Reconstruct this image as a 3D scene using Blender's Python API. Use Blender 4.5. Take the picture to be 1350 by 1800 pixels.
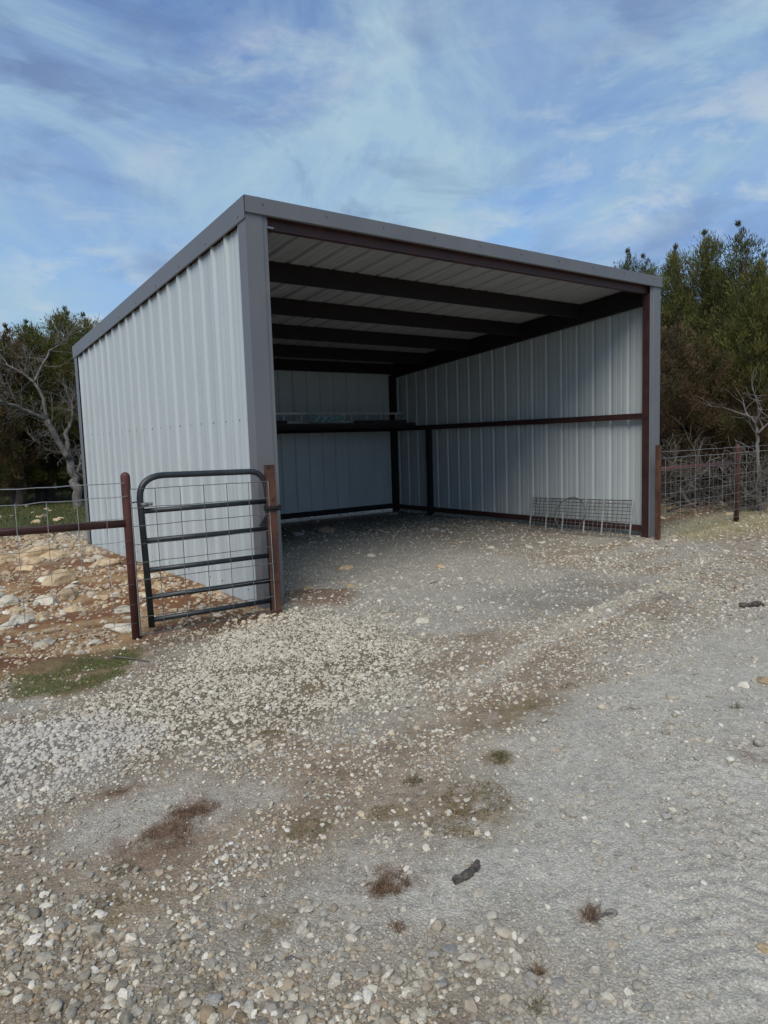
import bpy, bmesh, math, random
import numpy as np
from mathutils import Vector, Matrix

# ------------------------------------------------------------------ clear
for o in list(bpy.data.objects):
    bpy.data.objects.remove(o, do_unlink=True)
scene = bpy.context.scene
C = scene.collection

# ------------------------------------------------------------------ camera
F_PX = 1236.84
CAM = np.array([-2.8993, -5.7569, 1.5043])
YAW, PITCH, ROLL = -0.6379, -0.1012, -0.0318

def cam_axes():
    cy, sy = math.cos(YAW), math.sin(YAW)
    cp, sp = math.cos(PITCH), math.sin(PITCH)
    fw = np.array([-sy*cp, cy*cp, sp]); rt = np.array([cy, sy, 0.0]); up = np.cross(rt, fw)
    cr, sr = math.cos(ROLL), math.sin(ROLL)
    return cr*rt + sr*up, -sr*rt + cr*up, fw

RT, UP, FW = cam_axes()
cam_d = bpy.data.cameras.new('camera')
cam_d.sensor_fit = 'VERTICAL'
cam_d.sensor_height = 24.0
cam_d.lens = 24.0*F_PX/1800.0
cam_d.clip_start = 0.05
cam_d.clip_end = 3000
cam = bpy.data.objects.new('camera', cam_d)
C.objects.link(cam)
M = Matrix(((RT[0], UP[0], -FW[0], CAM[0]), (RT[1], UP[1], -FW[1], CAM[1]), (RT[2], UP[2], -FW[2], CAM[2]), (0, 0, 0, 1)))
cam.matrix_world = M
scene.camera = cam

# ------------------------------------------------------------------ light
SUN_TO = Vector((-0.55, -0.42, 0.76)).normalized()
SUN_STRENGTH, SUN_ANGLE = 2.3, 38
SKY_STRENGTH = 0.10
EXPOSURE = 0.30
sun_d = bpy.data.lights.new('sun', 'SUN')
sun_d.energy = SUN_STRENGTH
sun_d.angle = math.radians(SUN_ANGLE)
sun_d.color = (1.0, 0.93, 0.82)
sun = bpy.data.objects.new('sun', sun_d)
sun.rotation_euler = SUN_TO.to_track_quat('Z', 'Y').to_euler()
C.objects.link(sun)

w = bpy.data.worlds.new('World'); scene.world = w; w.use_nodes = True
nt = w.node_tree; nt.nodes.clear()
def nd(t, **kw):
    n = nt.nodes.new(t)
    for k, v in kw.items(): setattr(n, k, v)
    return n
def math_node(tree, op, a, b=None, c=None, clamp=False):
    n = tree.nodes.new('ShaderNodeMath'); n.operation = op; n.use_clamp = clamp
    for i, s in enumerate((a, b, c)):
        if s is None: continue
        if isinstance(s, (int, float)): n.inputs[i].default_value = s
        else: tree.links.new(s, n.inputs[i])
    return n.outputs[0]
def ramp(tree, fac, stops):
    n = tree.nodes.new('ShaderNodeValToRGB'); e = n.color_ramp.elements
    e[0].position, e[0].color = stops[0][0], stops[0][1]
    e[1].position, e[1].color = stops[-1][0], stops[-1][1]
    for p, c in stops[1:-1]:
        k = e.new(p); k.color = c
    tree.links.new(fac, n.inputs[0])
    return n.outputs[0]
def mixc(tree, fac, a, b, mode='MIX'):
    n = tree.nodes.new('ShaderNodeMix'); n.data_type = 'RGBA'; n.blend_type = mode
    for idx, s in ((0, fac), (6, a), (7, b)):
        if isinstance(s, (int, float)): n.inputs[idx].default_value = s
        elif isinstance(s, tuple): n.inputs[idx].default_value = s
        else: tree.links.new(s, n.inputs[idx])
    return n.outputs[2]
def noise(tree, vec, scale, detail=4, rough=0.55, dist=0.0):
    n = tree.nodes.new('ShaderNodeTexNoise')
    n.inputs['Scale'].default_value = scale; n.inputs['Detail'].default_value = detail
    n.inputs['Roughness'].default_value = rough; n.inputs['Distortion'].default_value = dist
    if vec is not None: tree.links.new(vec, n.inputs['Vector'])
    return n.outputs[0]
def mapping(tree, vec, loc=(0, 0, 0), scale=(1, 1, 1), rot=(0, 0, 0)):
    n = tree.nodes.new('ShaderNodeMapping')
    n.inputs['Location'].default_value = loc; n.inputs['Scale'].default_value = scale; n.inputs['Rotation'].default_value = rot
    tree.links.new(vec, n.inputs['Vector']); return n.outputs[0]
def g(v, a=1.0): return (v, v, v, a)

sky = nd('ShaderNodeTexSky', sky_type='NISHITA', sun_disc=False)
sky.sun_elevation = math.asin(SUN_TO.z)
sky.sun_rotation = math.atan2(SUN_TO.x, SUN_TO.y)
sky.air_density = 1.0; sky.dust_density = 0.6; sky.ozone_density = 2.0
tc = nd('ShaderNodeTexCoord')
sep = nd('ShaderNodeSeparateXYZ'); nt.links.new(tc.outputs['Generated'], sep.inputs[0])
dirv = tc.outputs['Generated']
veil = noise(nt, mapping(nt, dirv, (3.1, 1.7, 0.4), (1.0, 1.0, 1.7)), 2.6, 9, 0.62, 0.7)
broad = noise(nt, mapping(nt, dirv, (0.3, 5.1, 2.0), (1.0, 1.0, 1.5)), 1.4, 3, 0.5, 0.2)
puff = noise(nt, mapping(nt, dirv, (7.3, 2.2, 1.0), (1.0, 1.0, 2.6)), 7.0, 8, 0.60, 0.35)
patch = noise(nt, mapping(nt, dirv, (1.3, 9.2, 1.0), (1.0, 1.0, 2.4)), 2.4, 3, 0.55, 0.2)
shade = noise(nt, mapping(nt, dirv, (4.0, 4.4, 3.0), (1.0, 1.0, 2.4)), 3.6, 7, 0.60, 0.7)
low = ramp(nt, sep.outputs[2], [(0.12, g(1)), (0.62, g(0.25))])
veil_f = ramp(nt, veil, [(0.40, g(0.0)), (0.51, g(0.38)), (0.64, g(1.0))])
broad_f = ramp(nt, broad, [(0.38, g(0)), (0.62, g(0.55))])
puff_f = math_node(nt, 'MULTIPLY', math_node(nt, 'MULTIPLY', ramp(nt, puff, [(0.47, g(0)), (0.62, g(0.95))]), ramp(nt, patch, [(0.47, g(0)), (0.60, g(1))])), low)
grey_f = math_node(nt, 'MULTIPLY', ramp(nt, shade, [(0.46, g(0)), (0.62, g(0.85))]), ramp(nt, patch, [(0.40, g(1)), (0.60, g(0.25))]))
sky_tint = mixc(nt, 1.0, sky.outputs[0], (0.90, 1.08, 1.26, 1), 'MULTIPLY')
c0 = mixc(nt, broad_f, sky_tint, (1.95, 2.75, 4.9, 1))
c1 = mixc(nt, veil_f, c0, (3.0, 4.4, 5.5, 1))
c2 = mixc(nt, grey_f, c1, (1.25, 1.9, 3.5, 1))
c3 = mixc(nt, puff_f, c2, (4.6, 5.3, 5.7, 1))
bg = nd('ShaderNodeBackground'); bg.inputs[1].default_value = SKY_STRENGTH
nt.links.new(c3, bg.inputs[0])
wo = nd('ShaderNodeOutputWorld'); nt.links.new(bg.outputs[0], wo.inputs[0])

scene.cycles.max_bounces = 5; scene.cycles.diffuse_bounces = 3; scene.cycles.glossy_bounces = 3; scene.cycles.transmission_bounces = 3
vs = scene.view_settings
vs.view_transform = 'Standard'; vs.look = 'None'; vs.exposure = EXPOSURE; vs.gamma = 1.0; vs.use_curve_mapping = False

# ------------------------------------------------------------------ helpers
rng = np.random.default_rng(7)
random.seed(7)

def ray(u, v):
    return FW + RT*(u-675)/F_PX + UP*(900-v)/F_PX
def gnd(u, v, z=0.0):
    d = ray(u, v); t = (z-CAM[2])/d[2]; return CAM + t*d
def on_x(u, v, x):
    d = ray(u, v); return CAM + d*(x-CAM[0])/d[0]
def on_y(u, v, y):
    d = ray(u, v); return CAM + d*(y-CAM[1])/d[1]
def at_dist(u, v, dist):
    d = ray(u, v); return CAM + d*dist/math.hypot(d[0], d[1])

def tag(o, label=None, cat=None, group=None, kind=None):
    if label: o['label'] = label
    if cat: o['category'] = cat
    if group: o['group'] = group
    if kind: o['kind'] = kind
    return o
def empty(name, loc=(0, 0, 0), rz=0.0):
    o = bpy.data.objects.new(name, None); C.objects.link(o)
    o.location = loc; o.rotation_euler = (0, 0, rz); o.empty_display_size = 0.2
    return o
def link(name, mesh, mat=None, parent=None):
    if mat is not None and len(mesh.materials) == 0: mesh.materials.append(mat)
    o = bpy.data.objects.new(name, mesh); C.objects.link(o)
    if parent is not None: o.parent = parent
    return o

class MB:
    """collects geometry for ONE mesh object"""
    def __init__(s): s.v = []; s.f = []
    def add(s, vs, fs):
        b = len(s.v); s.v.extend([tuple(map(float, q)) for q in vs]); s.f.extend([tuple(b+i for i in q) for q in fs])
    def box(s, lo, hi):
        x0, y0, z0 = lo; x1, y1, z1 = hi
        s.add([(x0,y0,z0),(x1,y0,z0),(x1,y1,z0),(x0,y1,z0),(x0,y0,z1),(x1,y0,z1),(x1,y1,z1),(x0,y1,z1)],
              [(0,3,2,1),(4,5,6,7),(0,1,5,4),(1,2,6,5),(2,3,7,6),(3,0,4,7)])
    def hexa(s, p):   # eight points, bottom loop then top loop
        s.add(p, [(0,3,2,1),(4,5,6,7),(0,1,5,4),(1,2,6,5),(2,3,7,6),(3,0,4,7)])
    def prism(s, prof, fn, a, b):   # closed profile swept between two stations; fn(p, t) -> xyz
        n = len(prof)
        s.add([fn(p, a) for p in prof]+[fn(p, b) for p in prof],
              [(i, (i+1) % n, n+(i+1) % n, n+i) for i in range(n)]+[tuple(range(n))[::-1], tuple(range(n, 2*n))])
    def tube(s, pts, r, n=8, cap=True):
        pts = [np.array(p, float) for p in pts]
        rs = r if hasattr(r, '__len__') else [r]*len(pts)
        b = len(s.v); ref = None
        for i, p in enumerate(pts):
            t = pts[min(i+1, len(pts)-1)]-pts[max(i-1, 0)]; t = t/(np.linalg.norm(t)+1e-9)
            if ref is None:
                ref = np.cross(t, (0, 0, 1.0)) if abs(t[2]) < 0.9 else np.cross(t, (1.0, 0, 0))
            ref = ref-t*np.dot(ref, t); ref /= (np.linalg.norm(ref)+1e-9); q = np.cross(t, ref)
            for k in range(n):
                a = 2*math.pi*k/n
                s.v.append(tuple(p+rs[i]*(math.cos(a)*ref+math.sin(a)*q)))
        for i in range(len(pts)-1):
            for k in range(n):
                s.f.append((b+i*n+k, b+i*n+(k+1) % n, b+(i+1)*n+(k+1) % n, b+(i+1)*n+k))
        if cap:
            s.f.append(tuple(b+k for k in range(n))[::-1]); s.f.append(tuple(b+(len(pts)-1)*n+k for k in range(n)))
    def mesh(s, name, smooth=False):
        me = bpy.data.meshes.new(name); me.from_pydata(s.v, [], s.f); me.update()
        if smooth: me.polygons.foreach_set('use_smooth', [True]*len(me.polygons))
        return me
    def build(s, name, mat, parent=None, smooth=False):
        return link(name, s.mesh(name, smooth), mat, parent)

def np_mesh(name, verts, faces, cols=None, smooth=False):
    me = bpy.data.meshes.new(name)
    nv, nf, k = len(verts), len(faces), faces.shape[1]
    me.vertices.add(nv); me.vertices.foreach_set('co', np.asarray(verts, np.float32).ravel())
    me.loops.add(nf*k); me.loops.foreach_set('vertex_index', np.asarray(faces, np.int32).ravel())
    me.polygons.add(nf); me.polygons.foreach_set('loop_start', np.arange(0, nf*k, k, dtype=np.int32))
    me.polygons.foreach_set('loop_total', np.full(nf, k, np.int32))
    if smooth: me.polygons.foreach_set('use_smooth', np.ones(nf, bool))
    me.update(calc_edges=True)
    if cols is not None:
        a = me.color_attributes.new('Col', 'FLOAT_COLOR', 'POINT')
        c = np.ones((nv, 4), np.float32); c[:, :3] = cols
        a.data.foreach_set('color', c.ravel())
    return me

# value noise
_perm = rng.permutation(512)
_val = rng.random(512)
def vnoise(x, y, seed=0):
    xi = np.floor(x).astype(int); yi = np.floor(y).astype(int); fx = x-xi; fy = y-yi
    fx = fx*fx*(3-2*fx); fy = fy*fy*(3-2*fy)
    def h(a, b): return _val[_perm[(_perm[(a+seed*37) & 511]+b) & 511]]
    return (h(xi, yi)*(1-fx)+h(xi+1, yi)*fx)*(1-fy)+(h(xi, yi+1)*(1-fx)+h(xi+1, yi+1)*fx)*fy
def fbm(x, y, seed=0, oct=4, gain=0.5):
    s = 0; a = 1; t = 0
    for i in range(oct):
        s = s+a*vnoise(x*2**i+i*13.7, y*2**i+i*5.3, seed+i); t += a; a *= gain
    return s/t
def smooth(a, b, x):
    t = np.clip((x-a)/(b-a), 0, 1); return t*t*(3-2*t)

# ------------------------------------------------------------------ materials
MATS = {}
def new_mat(name):
    m = bpy.data.materials.new(name); m.use_nodes = True; t = m.node_tree
    b = t.nodes['Principled BSDF']; MATS[name] = m
    return m, t, b
def metal_paint(name, c0, c1, rough, scale=6.0, metallic=0.0, stretch=(1, 1, 1), bump=0.0, spots=None, lo=0.35, hi=0.7, bscale=60):
    m, t, b = new_mat(name)
    tcn = t.nodes.new('ShaderNodeTexCoord')
    v = mapping(t, tcn.outputs['Object'], (0, 0, 0), stretch)
    n = noise(t, v, scale, 6, 0.6, 0.2)
    col = ramp(t, n, [(lo, c0+(1,)), (hi, c1+(1,))])
    if spots:
        sc, cs, a0, a1 = spots
        n2 = noise(t, tcn.outputs['Object'], sc, 6, 0.65)
        f = ramp(t, n2, [(a0, g(0)), (a1, g(1))])
        col = mixc(t, f, col, cs+(1,))
    t.links.new(col, b.inputs['Base Color'])
    b.inputs['Metallic'].default_value = metallic
    rr = ramp(t, n, [(0.3, g(max(0, rough-0.08))), (0.7, g(min(1, rough+0.12)))])
    t.links.new(rr, b.inputs['Roughness'])
    if bump:
        bp = t.nodes.new('ShaderNodeBump'); bp.inputs['Strength'].default_value = bump; bp.inputs['Distance'].default_value = 0.01
        t.links.new(noise(t, tcn.outputs['Object'], bscale, 4, 0.6), bp.inputs['Height']); t.links.new(bp.outputs[0], b.inputs['Normal'])
    return m
m_sheet = metal_paint('ribbed_sheet', (0.40, 0.445, 0.455), (0.455, 0.50, 0.51), 0.42, 2.0, 0.0, (3, 3, 0.25), spots=(1.3, (0.38, 0.41, 0.415), 0.55, 0.8))
m_roofsheet = metal_paint('roof_sheet', (0.33, 0.34, 0.35), (0.39, 0.40, 0.41), 0.6, 2.0, 0.0, (3, 0.3, 3))
m_trim = metal_paint('charcoal_trim', (0.125, 0.126, 0.132), (0.155, 0.156, 0.162), 0.38, 1.6, 0.0, (1, 1, 0.4), spots=(3.0, (0.19, 0.18, 0.17), 0.62, 0.85))
m_iron = metal_paint('red_iron', (0.045, 0.017, 0.016), (0.080, 0.034, 0.030), 0.55, 5, 0.0, spots=(14, (0.16, 0.07, 0.055), 0.66, 0.8), bump=0.1)
m_girt = metal_paint('dark_red_iron', (0.024, 0.008, 0.008), (0.046, 0.015, 0.014), 0.6, 5, 0.0, spots=(14, (0.10, 0.04, 0.035), 0.68, 0.82))
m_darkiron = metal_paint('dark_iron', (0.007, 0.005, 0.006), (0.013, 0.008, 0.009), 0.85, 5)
m_rustpost = metal_paint('rusty_pipe', (0.055, 0.020, 0.012), (0.15, 0.066, 0.034), 0.8, 9, 0.0, (1, 1, 0.25), 0.4, spots=(12, (0.035, 0.013, 0.010), 0.50, 0.66), bscale=120)
m_redpipe = metal_paint('oxblood_pipe', (0.055, 0.017, 0.013), (0.10, 0.034, 0.025), 0.6, 6, 0.0, (1, 1, 0.6), 0.15, spots=(9, (0.17, 0.075, 0.05), 0.62, 0.8), bscale=120)
m_gate = metal_paint('gate_paint', (0.016, 0.021, 0.024), (0.030, 0.037, 0.040), 0.38, 8, 0.0, spots=(16, (0.07, 0.075, 0.075), 0.64, 0.85))
m_wire = metal_paint('galvanised_wire', (0.30, 0.29, 0.28), (0.46, 0.45, 0.44), 0.45, 8, 0.7)
m_wire_dark = metal_paint('weathered_wire', (0.10, 0.10, 0.10), (0.20, 0.19, 0.18), 0.55, 8, 0.5)
m_wire_bright = metal_paint('bright_wire', (0.42, 0.42, 0.42), (0.62, 0.62, 0.61), 0.4, 8, 0.6)
m_board = metal_paint('dark_board', (0.018, 0.015, 0.013), (0.034, 0.028, 0.024), 0.9, 4, 0.0, (0.3, 3, 3))
m_ladder = metal_paint('ladder_metal', (0.42, 0.40, 0.41), (0.55, 0.53, 0.54), 0.5, 5, 0.3)
m_teal = metal_paint('turquoise_sheet', (0.42, 0.76, 0.80), (0.55, 0.84, 0.86), 0.45, 5)
m_bark = metal_paint('grey_bark', (0.105, 0.095, 0.085), (0.22, 0.205, 0.185), 0.9, 6, 0.0, (1, 1, 0.5), 0.6, spots=(11, (0.06, 0.052, 0.046), 0.5, 0.7), bscale=30)
m_twig = metal_paint('dead_branch', (0.075, 0.064, 0.056), (0.17, 0.15, 0.13), 0.9, 5, 0.0, (1, 1, 1), 0.4, bscale=30)
m_trunk = metal_paint('juniper_bark', (0.055, 0.042, 0.034), (0.12, 0.098, 0.08), 0.95, 8, 0.0, (1, 1, 0.3), 0.6, bscale=30)
m_deadwood = metal_paint('charred_wood', (0.022, 0.017, 0.014), (0.15, 0.13, 0.11), 0.95, 40, 0.0, (1, 1, 1), 0.8, spots=(22, (0.15, 0.13, 0.11), 0.62, 0.8), bscale=60)

def leaf_material(name, attr='Col', rough=0.7, trans=0.25):
    m, t, b = new_mat(name)
    a = t.nodes.new('ShaderNodeAttribute'); a.attribute_name = attr
    t.links.new(a.outputs['Color'], b.inputs['Base Color'])
    b.inputs['Roughness'].default_value = rough
    b.inputs['Specular IOR Level'].default_value = 0.2
    if trans:
        tr = t.nodes.new('ShaderNodeBsdfTranslucent'); t.links.new(a.outputs['Color'], tr.inputs[0])
        ms = t.nodes.new('ShaderNodeMixShader'); ms.inputs[0].default_value = trans
        t.links.new(b.outputs[0], ms.inputs[1]); t.links.new(tr.outputs[0], ms.inputs[2])
        t.links.new(ms.outputs[0], t.nodes['Material Output'].inputs[0])
    return m
m_leaf = leaf_material('juniper_foliage')
m_blade = leaf_material('grass_blades', trans=0.3)

def rock_material(name, c0, c1, c2):
    m, t, b = new_mat(name)
    tcn = t.nodes.new('ShaderNodeTexCoord'); oi = t.nodes.new('ShaderNodeObjectInfo')
    ofs = t.nodes.new('ShaderNodeVectorMath'); ofs.operation = 'ADD'
    t.links.new(tcn.outputs['Object'], ofs.inputs[0]); t.links.new(oi.outputs['Random'], ofs.inputs[1])
    n = noise(t, ofs.outputs[0], 2.2, 7, 0.65, 0.4)
    col = ramp(t, n, [(0.30, c0+(1,)), (0.5, c1+(1,)), (0.68, c2+(1,))])
    dirt = noise(t, ofs.outputs[0], 9, 5, 0.7)
    col = mixc(t, ramp(t, dirt, [(0.56, g(0)), (0.72, g(0.7))]), col, (0.20, 0.13, 0.085, 1))
    hv = t.nodes.new('ShaderNodeHueSaturation'); t.links.new(col, hv.inputs['Color'])
    t.links.new(math_node(t, 'MULTIPLY_ADD', oi.outputs['Random'], 0.45, 0.75), hv.inputs['Value'])
    t.links.new(hv.outputs[0], b.inputs['Base Color']); b.inputs['Roughness'].default_value = 0.9
    bp = t.nodes.new('ShaderNodeBump'); bp.inputs['Strength'].default_value = 0.5; bp.inputs['Distance'].default_value = 0.06
    t.links.new(noise(t, ofs.outputs[0], 7, 6, 0.7), bp.inputs['Height']); t.links.new(bp.outputs[0], b.inputs['Normal'])
    return m
m_rock_white = rock_material('white_limestone', (0.44, 0.37, 0.265), (0.62, 0.565, 0.455), (0.74, 0.70, 0.60))
m_rock_tan = rock_material('tan_limestone', (0.34, 0.22, 0.11), (0.52, 0.39, 0.235), (0.64, 0.54, 0.38))
m_rock_grey = rock_material('grey_limestone', (0.26, 0.24, 0.21), (0.36, 0.34, 0.305), (0.47, 0.45, 0.405))

# gravel: colour comes with each stone
m_gravel, t, b = new_mat('gravel_stone')
a = t.nodes.new('ShaderNodeAttribute'); a.attribute_type = 'INSTANCER'; a.attribute_name = 'tint'
tcn = t.nodes.new('ShaderNodeTexCoord')
nz = noise(t, tcn.outputs['Object'], 1.6, 5, 0.7)
col = mixc(t, ramp(t, nz, [(0.35, g(0)), (0.7, g(1))]), mixc(t, 1.0, a.outputs['Color'], (0.72, 0.69, 0.64, 1), 'MULTIPLY'), a.outputs['Color'])
t.links.new(col, b.inputs['Base Color']); b.inputs['Roughness'].default_value = 0.88; b.inputs['Specular IOR Level'].default_value = 0.3

# ground
m_ground, t, b = new_mat('ground_soil')
a = t.nodes.new('ShaderNodeAttribute'); a.attribute_name = 'Col'
tcn = t.nodes.new('ShaderNodeTexCoord'); pos = tcn.outputs['Object']
n1 = noise(t, pos, 26, 8, 0.62)
n2 = noise(t, pos, 5, 6, 0.6)
vo = t.nodes.new('ShaderNodeTexVoronoi'); vo.inputs['Scale'].default_value = 95; t.links.new(pos, vo.inputs['Vector'])
vo2 = t.nodes.new('ShaderNodeTexVoronoi'); vo2.inputs['Scale'].default_value = 240; t.links.new(pos, vo2.inputs['Vector'])
grit = t.nodes.new('ShaderNodeSeparateColor'); t.links.new(vo.outputs['Color'], grit.inputs[0])
grit2 = t.nodes.new('ShaderNodeSeparateColor'); t.links.new(vo2.outputs['Color'], grit2.inputs[0])
base = mixc(t, 1.0, a.outputs['Color'], ramp(t, n1, [(0.28, g(0.66)), (0.5, g(1.0)), (0.74, g(1.2))]), 'MULTIPLY')
base = mixc(t, 1.0, base, ramp(t, n2, [(0.3, g(0.85)), (0.7, g(1.12))]), 'MULTIPLY')
base = mixc(t, 1.0, base, ramp(t, grit2.outputs[0], [(0.0, g(0.76)), (1.0, g(1.2))]), 'MULTIPLY')
gritf = math_node(t, 'MULTIPLY', ramp(t, grit.outputs[1], [(0.60, g(0)), (0.70, g(1))]), ramp(t, vo.outputs['Distance'], [(0.30, g(0.8)), (0.5, g(0))]))
base = mixc(t, gritf, base, mixc(t, 1.0, a.outputs['Color'], (1.5, 1.48, 1.45, 1), 'MULTIPLY'))
t.links.new(base, b.inputs['Base Color']); b.inputs['Roughness'].default_value = 0.95; b.inputs['Specular IOR Level'].default_value = 0.15
hgt = math_node(t, 'ADD', math_node(t, 'MULTIPLY', n1, 1.0), math_node(t, 'MULTIPLY', vo.outputs['Distance'], -0.5))
hgt = math_node(t, 'ADD', hgt, math_node(t, 'MULTIPLY', vo2.outputs['Distance'], -0.25))
bp = t.nodes.new('ShaderNodeBump'); bp.inputs['Strength'].default_value = 0.75; bp.inputs['Distance'].default_value = 0.010
t.links.new(hgt, bp.inputs['Height']); t.links.new(bp.outputs[0], b.inputs['Normal'])

# ------------------------------------------------------------------ ground zones (pixels of the photo dropped on the level ground)
def world_poly(px): return np.array([gnd(u, v)[:2] for u, v in px])
def poly_mask(x, y, poly, soft=0.25, warp=0.35, seed=3, freq=1.2):
    wx = x+warp*(fbm(x*freq, y*freq, seed)-0.5)*2; wy = y+warp*(fbm(x*freq+31, y*freq+17, seed+5)-0.5)*2
    n = len(poly); inside = np.zeros(x.shape, bool); dmin = np.full(x.shape, 1e9)
    for i in range(n):
        ax, ay = poly[i]; bx, by = poly[(i+1) % n]
        ex, ey = bx-ax, by-ay
        tt = np.clip(((wx-ax)*ex+(wy-ay)*ey)/(ex*ex+ey*ey+1e-12), 0, 1)
        dmin = np.minimum(dmin, np.hypot(wx-ax-tt*ex, wy-ay-tt*ey))
        cnd = ((ay > wy) != (by > wy)) & (wx < ex*(wy-ay)/(by-ay+1e-12)+ax)
        inside ^= cnd
    sd = np.where(inside, dmin, -dmin)
    return smooth(-soft, soft, sd)

P_WHITE = world_poly([(-300, 1330), (-300, 1420), (0, 1420), (230, 1370), (420, 1330), (640, 1260), (760, 1170), (690, 1085), (500, 1062), (380, 1105), (260, 1180), (120, 1255), (0, 1275)])
P_WHITE_L = world_poly([(-250, 1290), (-250, 1420), (0, 1420), (190, 1370), (260, 1300), (130, 1268), (0, 1275)])
P_FINES = world_poly([(1900, 1900), (1350, 2100), (860, 1900), (820, 1690), (640, 1640), (520, 1575), (640, 1500), (800, 1440), (900, 1340), (960, 1240), (1090, 1160), (1350, 1080), (1800, 1010), (2300, 1060), (2300, 1500)])
P_FINES2 = world_poly([(120, 1470), (330, 1390), (470, 1400), (330, 1470), (60, 1540)])
P_SHEDGREY = world_poly([(500, 1055), (500, 960), (700, 935), (960, 1000), (1130, 1010), (1000, 1080), (760, 1110), (600, 1085)])
P_DARKTRACK = world_poly([(840, 1040), (1000, 1015), (1230, 1030), (1120, 1062), (900, 1075)])
P_GRAVELBED = world_poly([(-400, 2200), (-400, 1560), (0, 1560), (250, 1640), (560, 1690), (800, 1670), (960, 1740), (900, 1950), (600, 2200)])
P_ROADG = world_poly([(1000, 1190), (1080, 1095), (1350, 1010), (1700, 960), (1700, 1140), (1350, 1240), (1150, 1230)])
P_BROWN = world_poly([(180, 1520), (420, 1395), (640, 1290), (860, 1150), (1010, 1060), (1090, 1090), (1000, 1200), (930, 1310), (780, 1440), (520, 1520), (330, 1600)])
P_WHITELINE = world_poly([(800, 1215), (900, 1150), (1010, 1085), (1110, 1040), (1215, 1010), (1215, 1022), (1110, 1058), (1020, 1108), (910, 1172), (820, 1230)])
P_GREEN = world_poly([(10, 1185), (130, 1160), (215, 1140), (250, 1150), (200, 1195), (110, 1225), (20, 1232)])
P_STRAW = world_poly([(1185, 948), (1180, 915), (1240, 908), (1350, 890), (1600, 860), (1700, 900), (1350, 935), (1230, 955)])
P_REDBANK = world_poly([(-80, 1195), (-80, 1165), (60, 1160), (120, 1155), (120, 1172), (60, 1186)])
P_BANK2 = world_poly([(497, 1062), (500, 1046), (545, 1036), (610, 1038), (632, 1052), (610, 1064), (540, 1068)])
P_LITTER = world_poly([(300, 1108), (330, 1092), (400, 1086), (462, 1076), (470, 1084), (420, 1100), (350, 1112)])
P_TREADPATCH = world_poly([(1160, 1330), (1330, 1330), (1500, 1500), (1500, 1900), (1230, 1900), (1190, 1560)])
P_WHITEPATCH2 = world_poly([(30, 975), (110, 945), (200, 950), (160, 975), (60, 990)])

def zones(x, y):
    z = {}
    red = smooth(0.25, -0.15, x+0.25*(fbm(x*1.5, y*1.5, 9)-0.5)) * smooth(-0.75, -0.15, y-0.12*(x+1.2)+0.5*(fbm(x*1.1, y*1.1, 11)-0.5)) * smooth(9.6, 8.0, y+1.5*fbm(x*.5, y*.5, 2))
    z['red'] = red
    lawn = smooth(7.8, 9.6, y+1.5*fbm(x*.5, y*.5, 2))
    z['lawn'] = lawn
    yard = smooth(0.1, 0.7, y-0.05*(x-6)+0.3*(fbm(x, y, 21)-0.5))*smooth(6.1, 6.5, x)
    z['yard'] = yard
    z['white'] = poly_mask(x, y, P_WHITE, 0.35, 0.35, 3)
    z['whiteL'] = poly_mask(x, y, P_WHITE_L, 0.25, 0.35, 4, 2.2)
    z['fines'] = poly_mask(x, y, P_FINES, 0.28, 0.35, 5, 1.8)
    z['fines2'] = poly_mask(x, y, P_FINES2, 0.2, 0.25, 6, 2)
    z['shed'] = poly_mask(x, y, P_SHEDGREY, 0.4, 0.4, 7)
    z['dark'] = poly_mask(x, y, P_DARKTRACK, 0.25, 0.3, 8)
    z['bed'] = poly_mask(x, y, P_GRAVELBED, 0.30, 0.35, 10, 2.5)
    z['roadg'] = poly_mask(x, y, P_ROADG, 0.35, 0.35, 12)
    z['brown'] = poly_mask(x, y, P_BROWN, 0.25, 0.35, 13)
    z['line'] = poly_mask(x, y, P_WHITELINE, 0.05, 0.08, 14)
    z['green'] = poly_mask(x, y, P_GREEN, 0.10, 0.16, 15, 4)
    z['straw'] = poly_mask(x, y, P_STRAW, 0.3, 0.3, 16)
    z['bank'] = poly_mask(x, y, P_REDBANK, 0.08, 0.1, 17)
    z['tread'] = poly_mask(x, y, P_TREADPATCH, 0.08, 0.05, 18)
    z['bank2'] = poly_mask(x, y, P_BANK2, 0.12, 0.12, 27, 3); z['litter'] = poly_mask(x, y, P_LITTER, 0.07, 0.07, 28, 4)
    z['wp2'] = poly_mask(x, y, P_WHITEPATCH2, 0.4, 0.3, 19)
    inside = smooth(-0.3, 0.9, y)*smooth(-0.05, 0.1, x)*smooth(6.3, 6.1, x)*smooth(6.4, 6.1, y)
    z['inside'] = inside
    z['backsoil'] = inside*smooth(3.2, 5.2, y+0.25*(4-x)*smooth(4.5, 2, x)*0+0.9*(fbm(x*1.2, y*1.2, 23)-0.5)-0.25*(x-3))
    return z

TR_A, TR_B = gnd(1290, 1760)[:2], gnd(1230, 1420)[:2]
TR_D = (TR_B-TR_A)/np.linalg.norm(TR_B-TR_A); TR_N = np.array([-TR_D[1], TR_D[0]])
DIRT_A, DIRT_B = gnd(120, 1470)[:2], gnd(1010, 1070)[:2]
RD = (DIRT_B-DIRT_A)/np.linalg.norm(DIRT_B-DIRT_A); RN = np.array([-RD[1], RD[0]])

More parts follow.
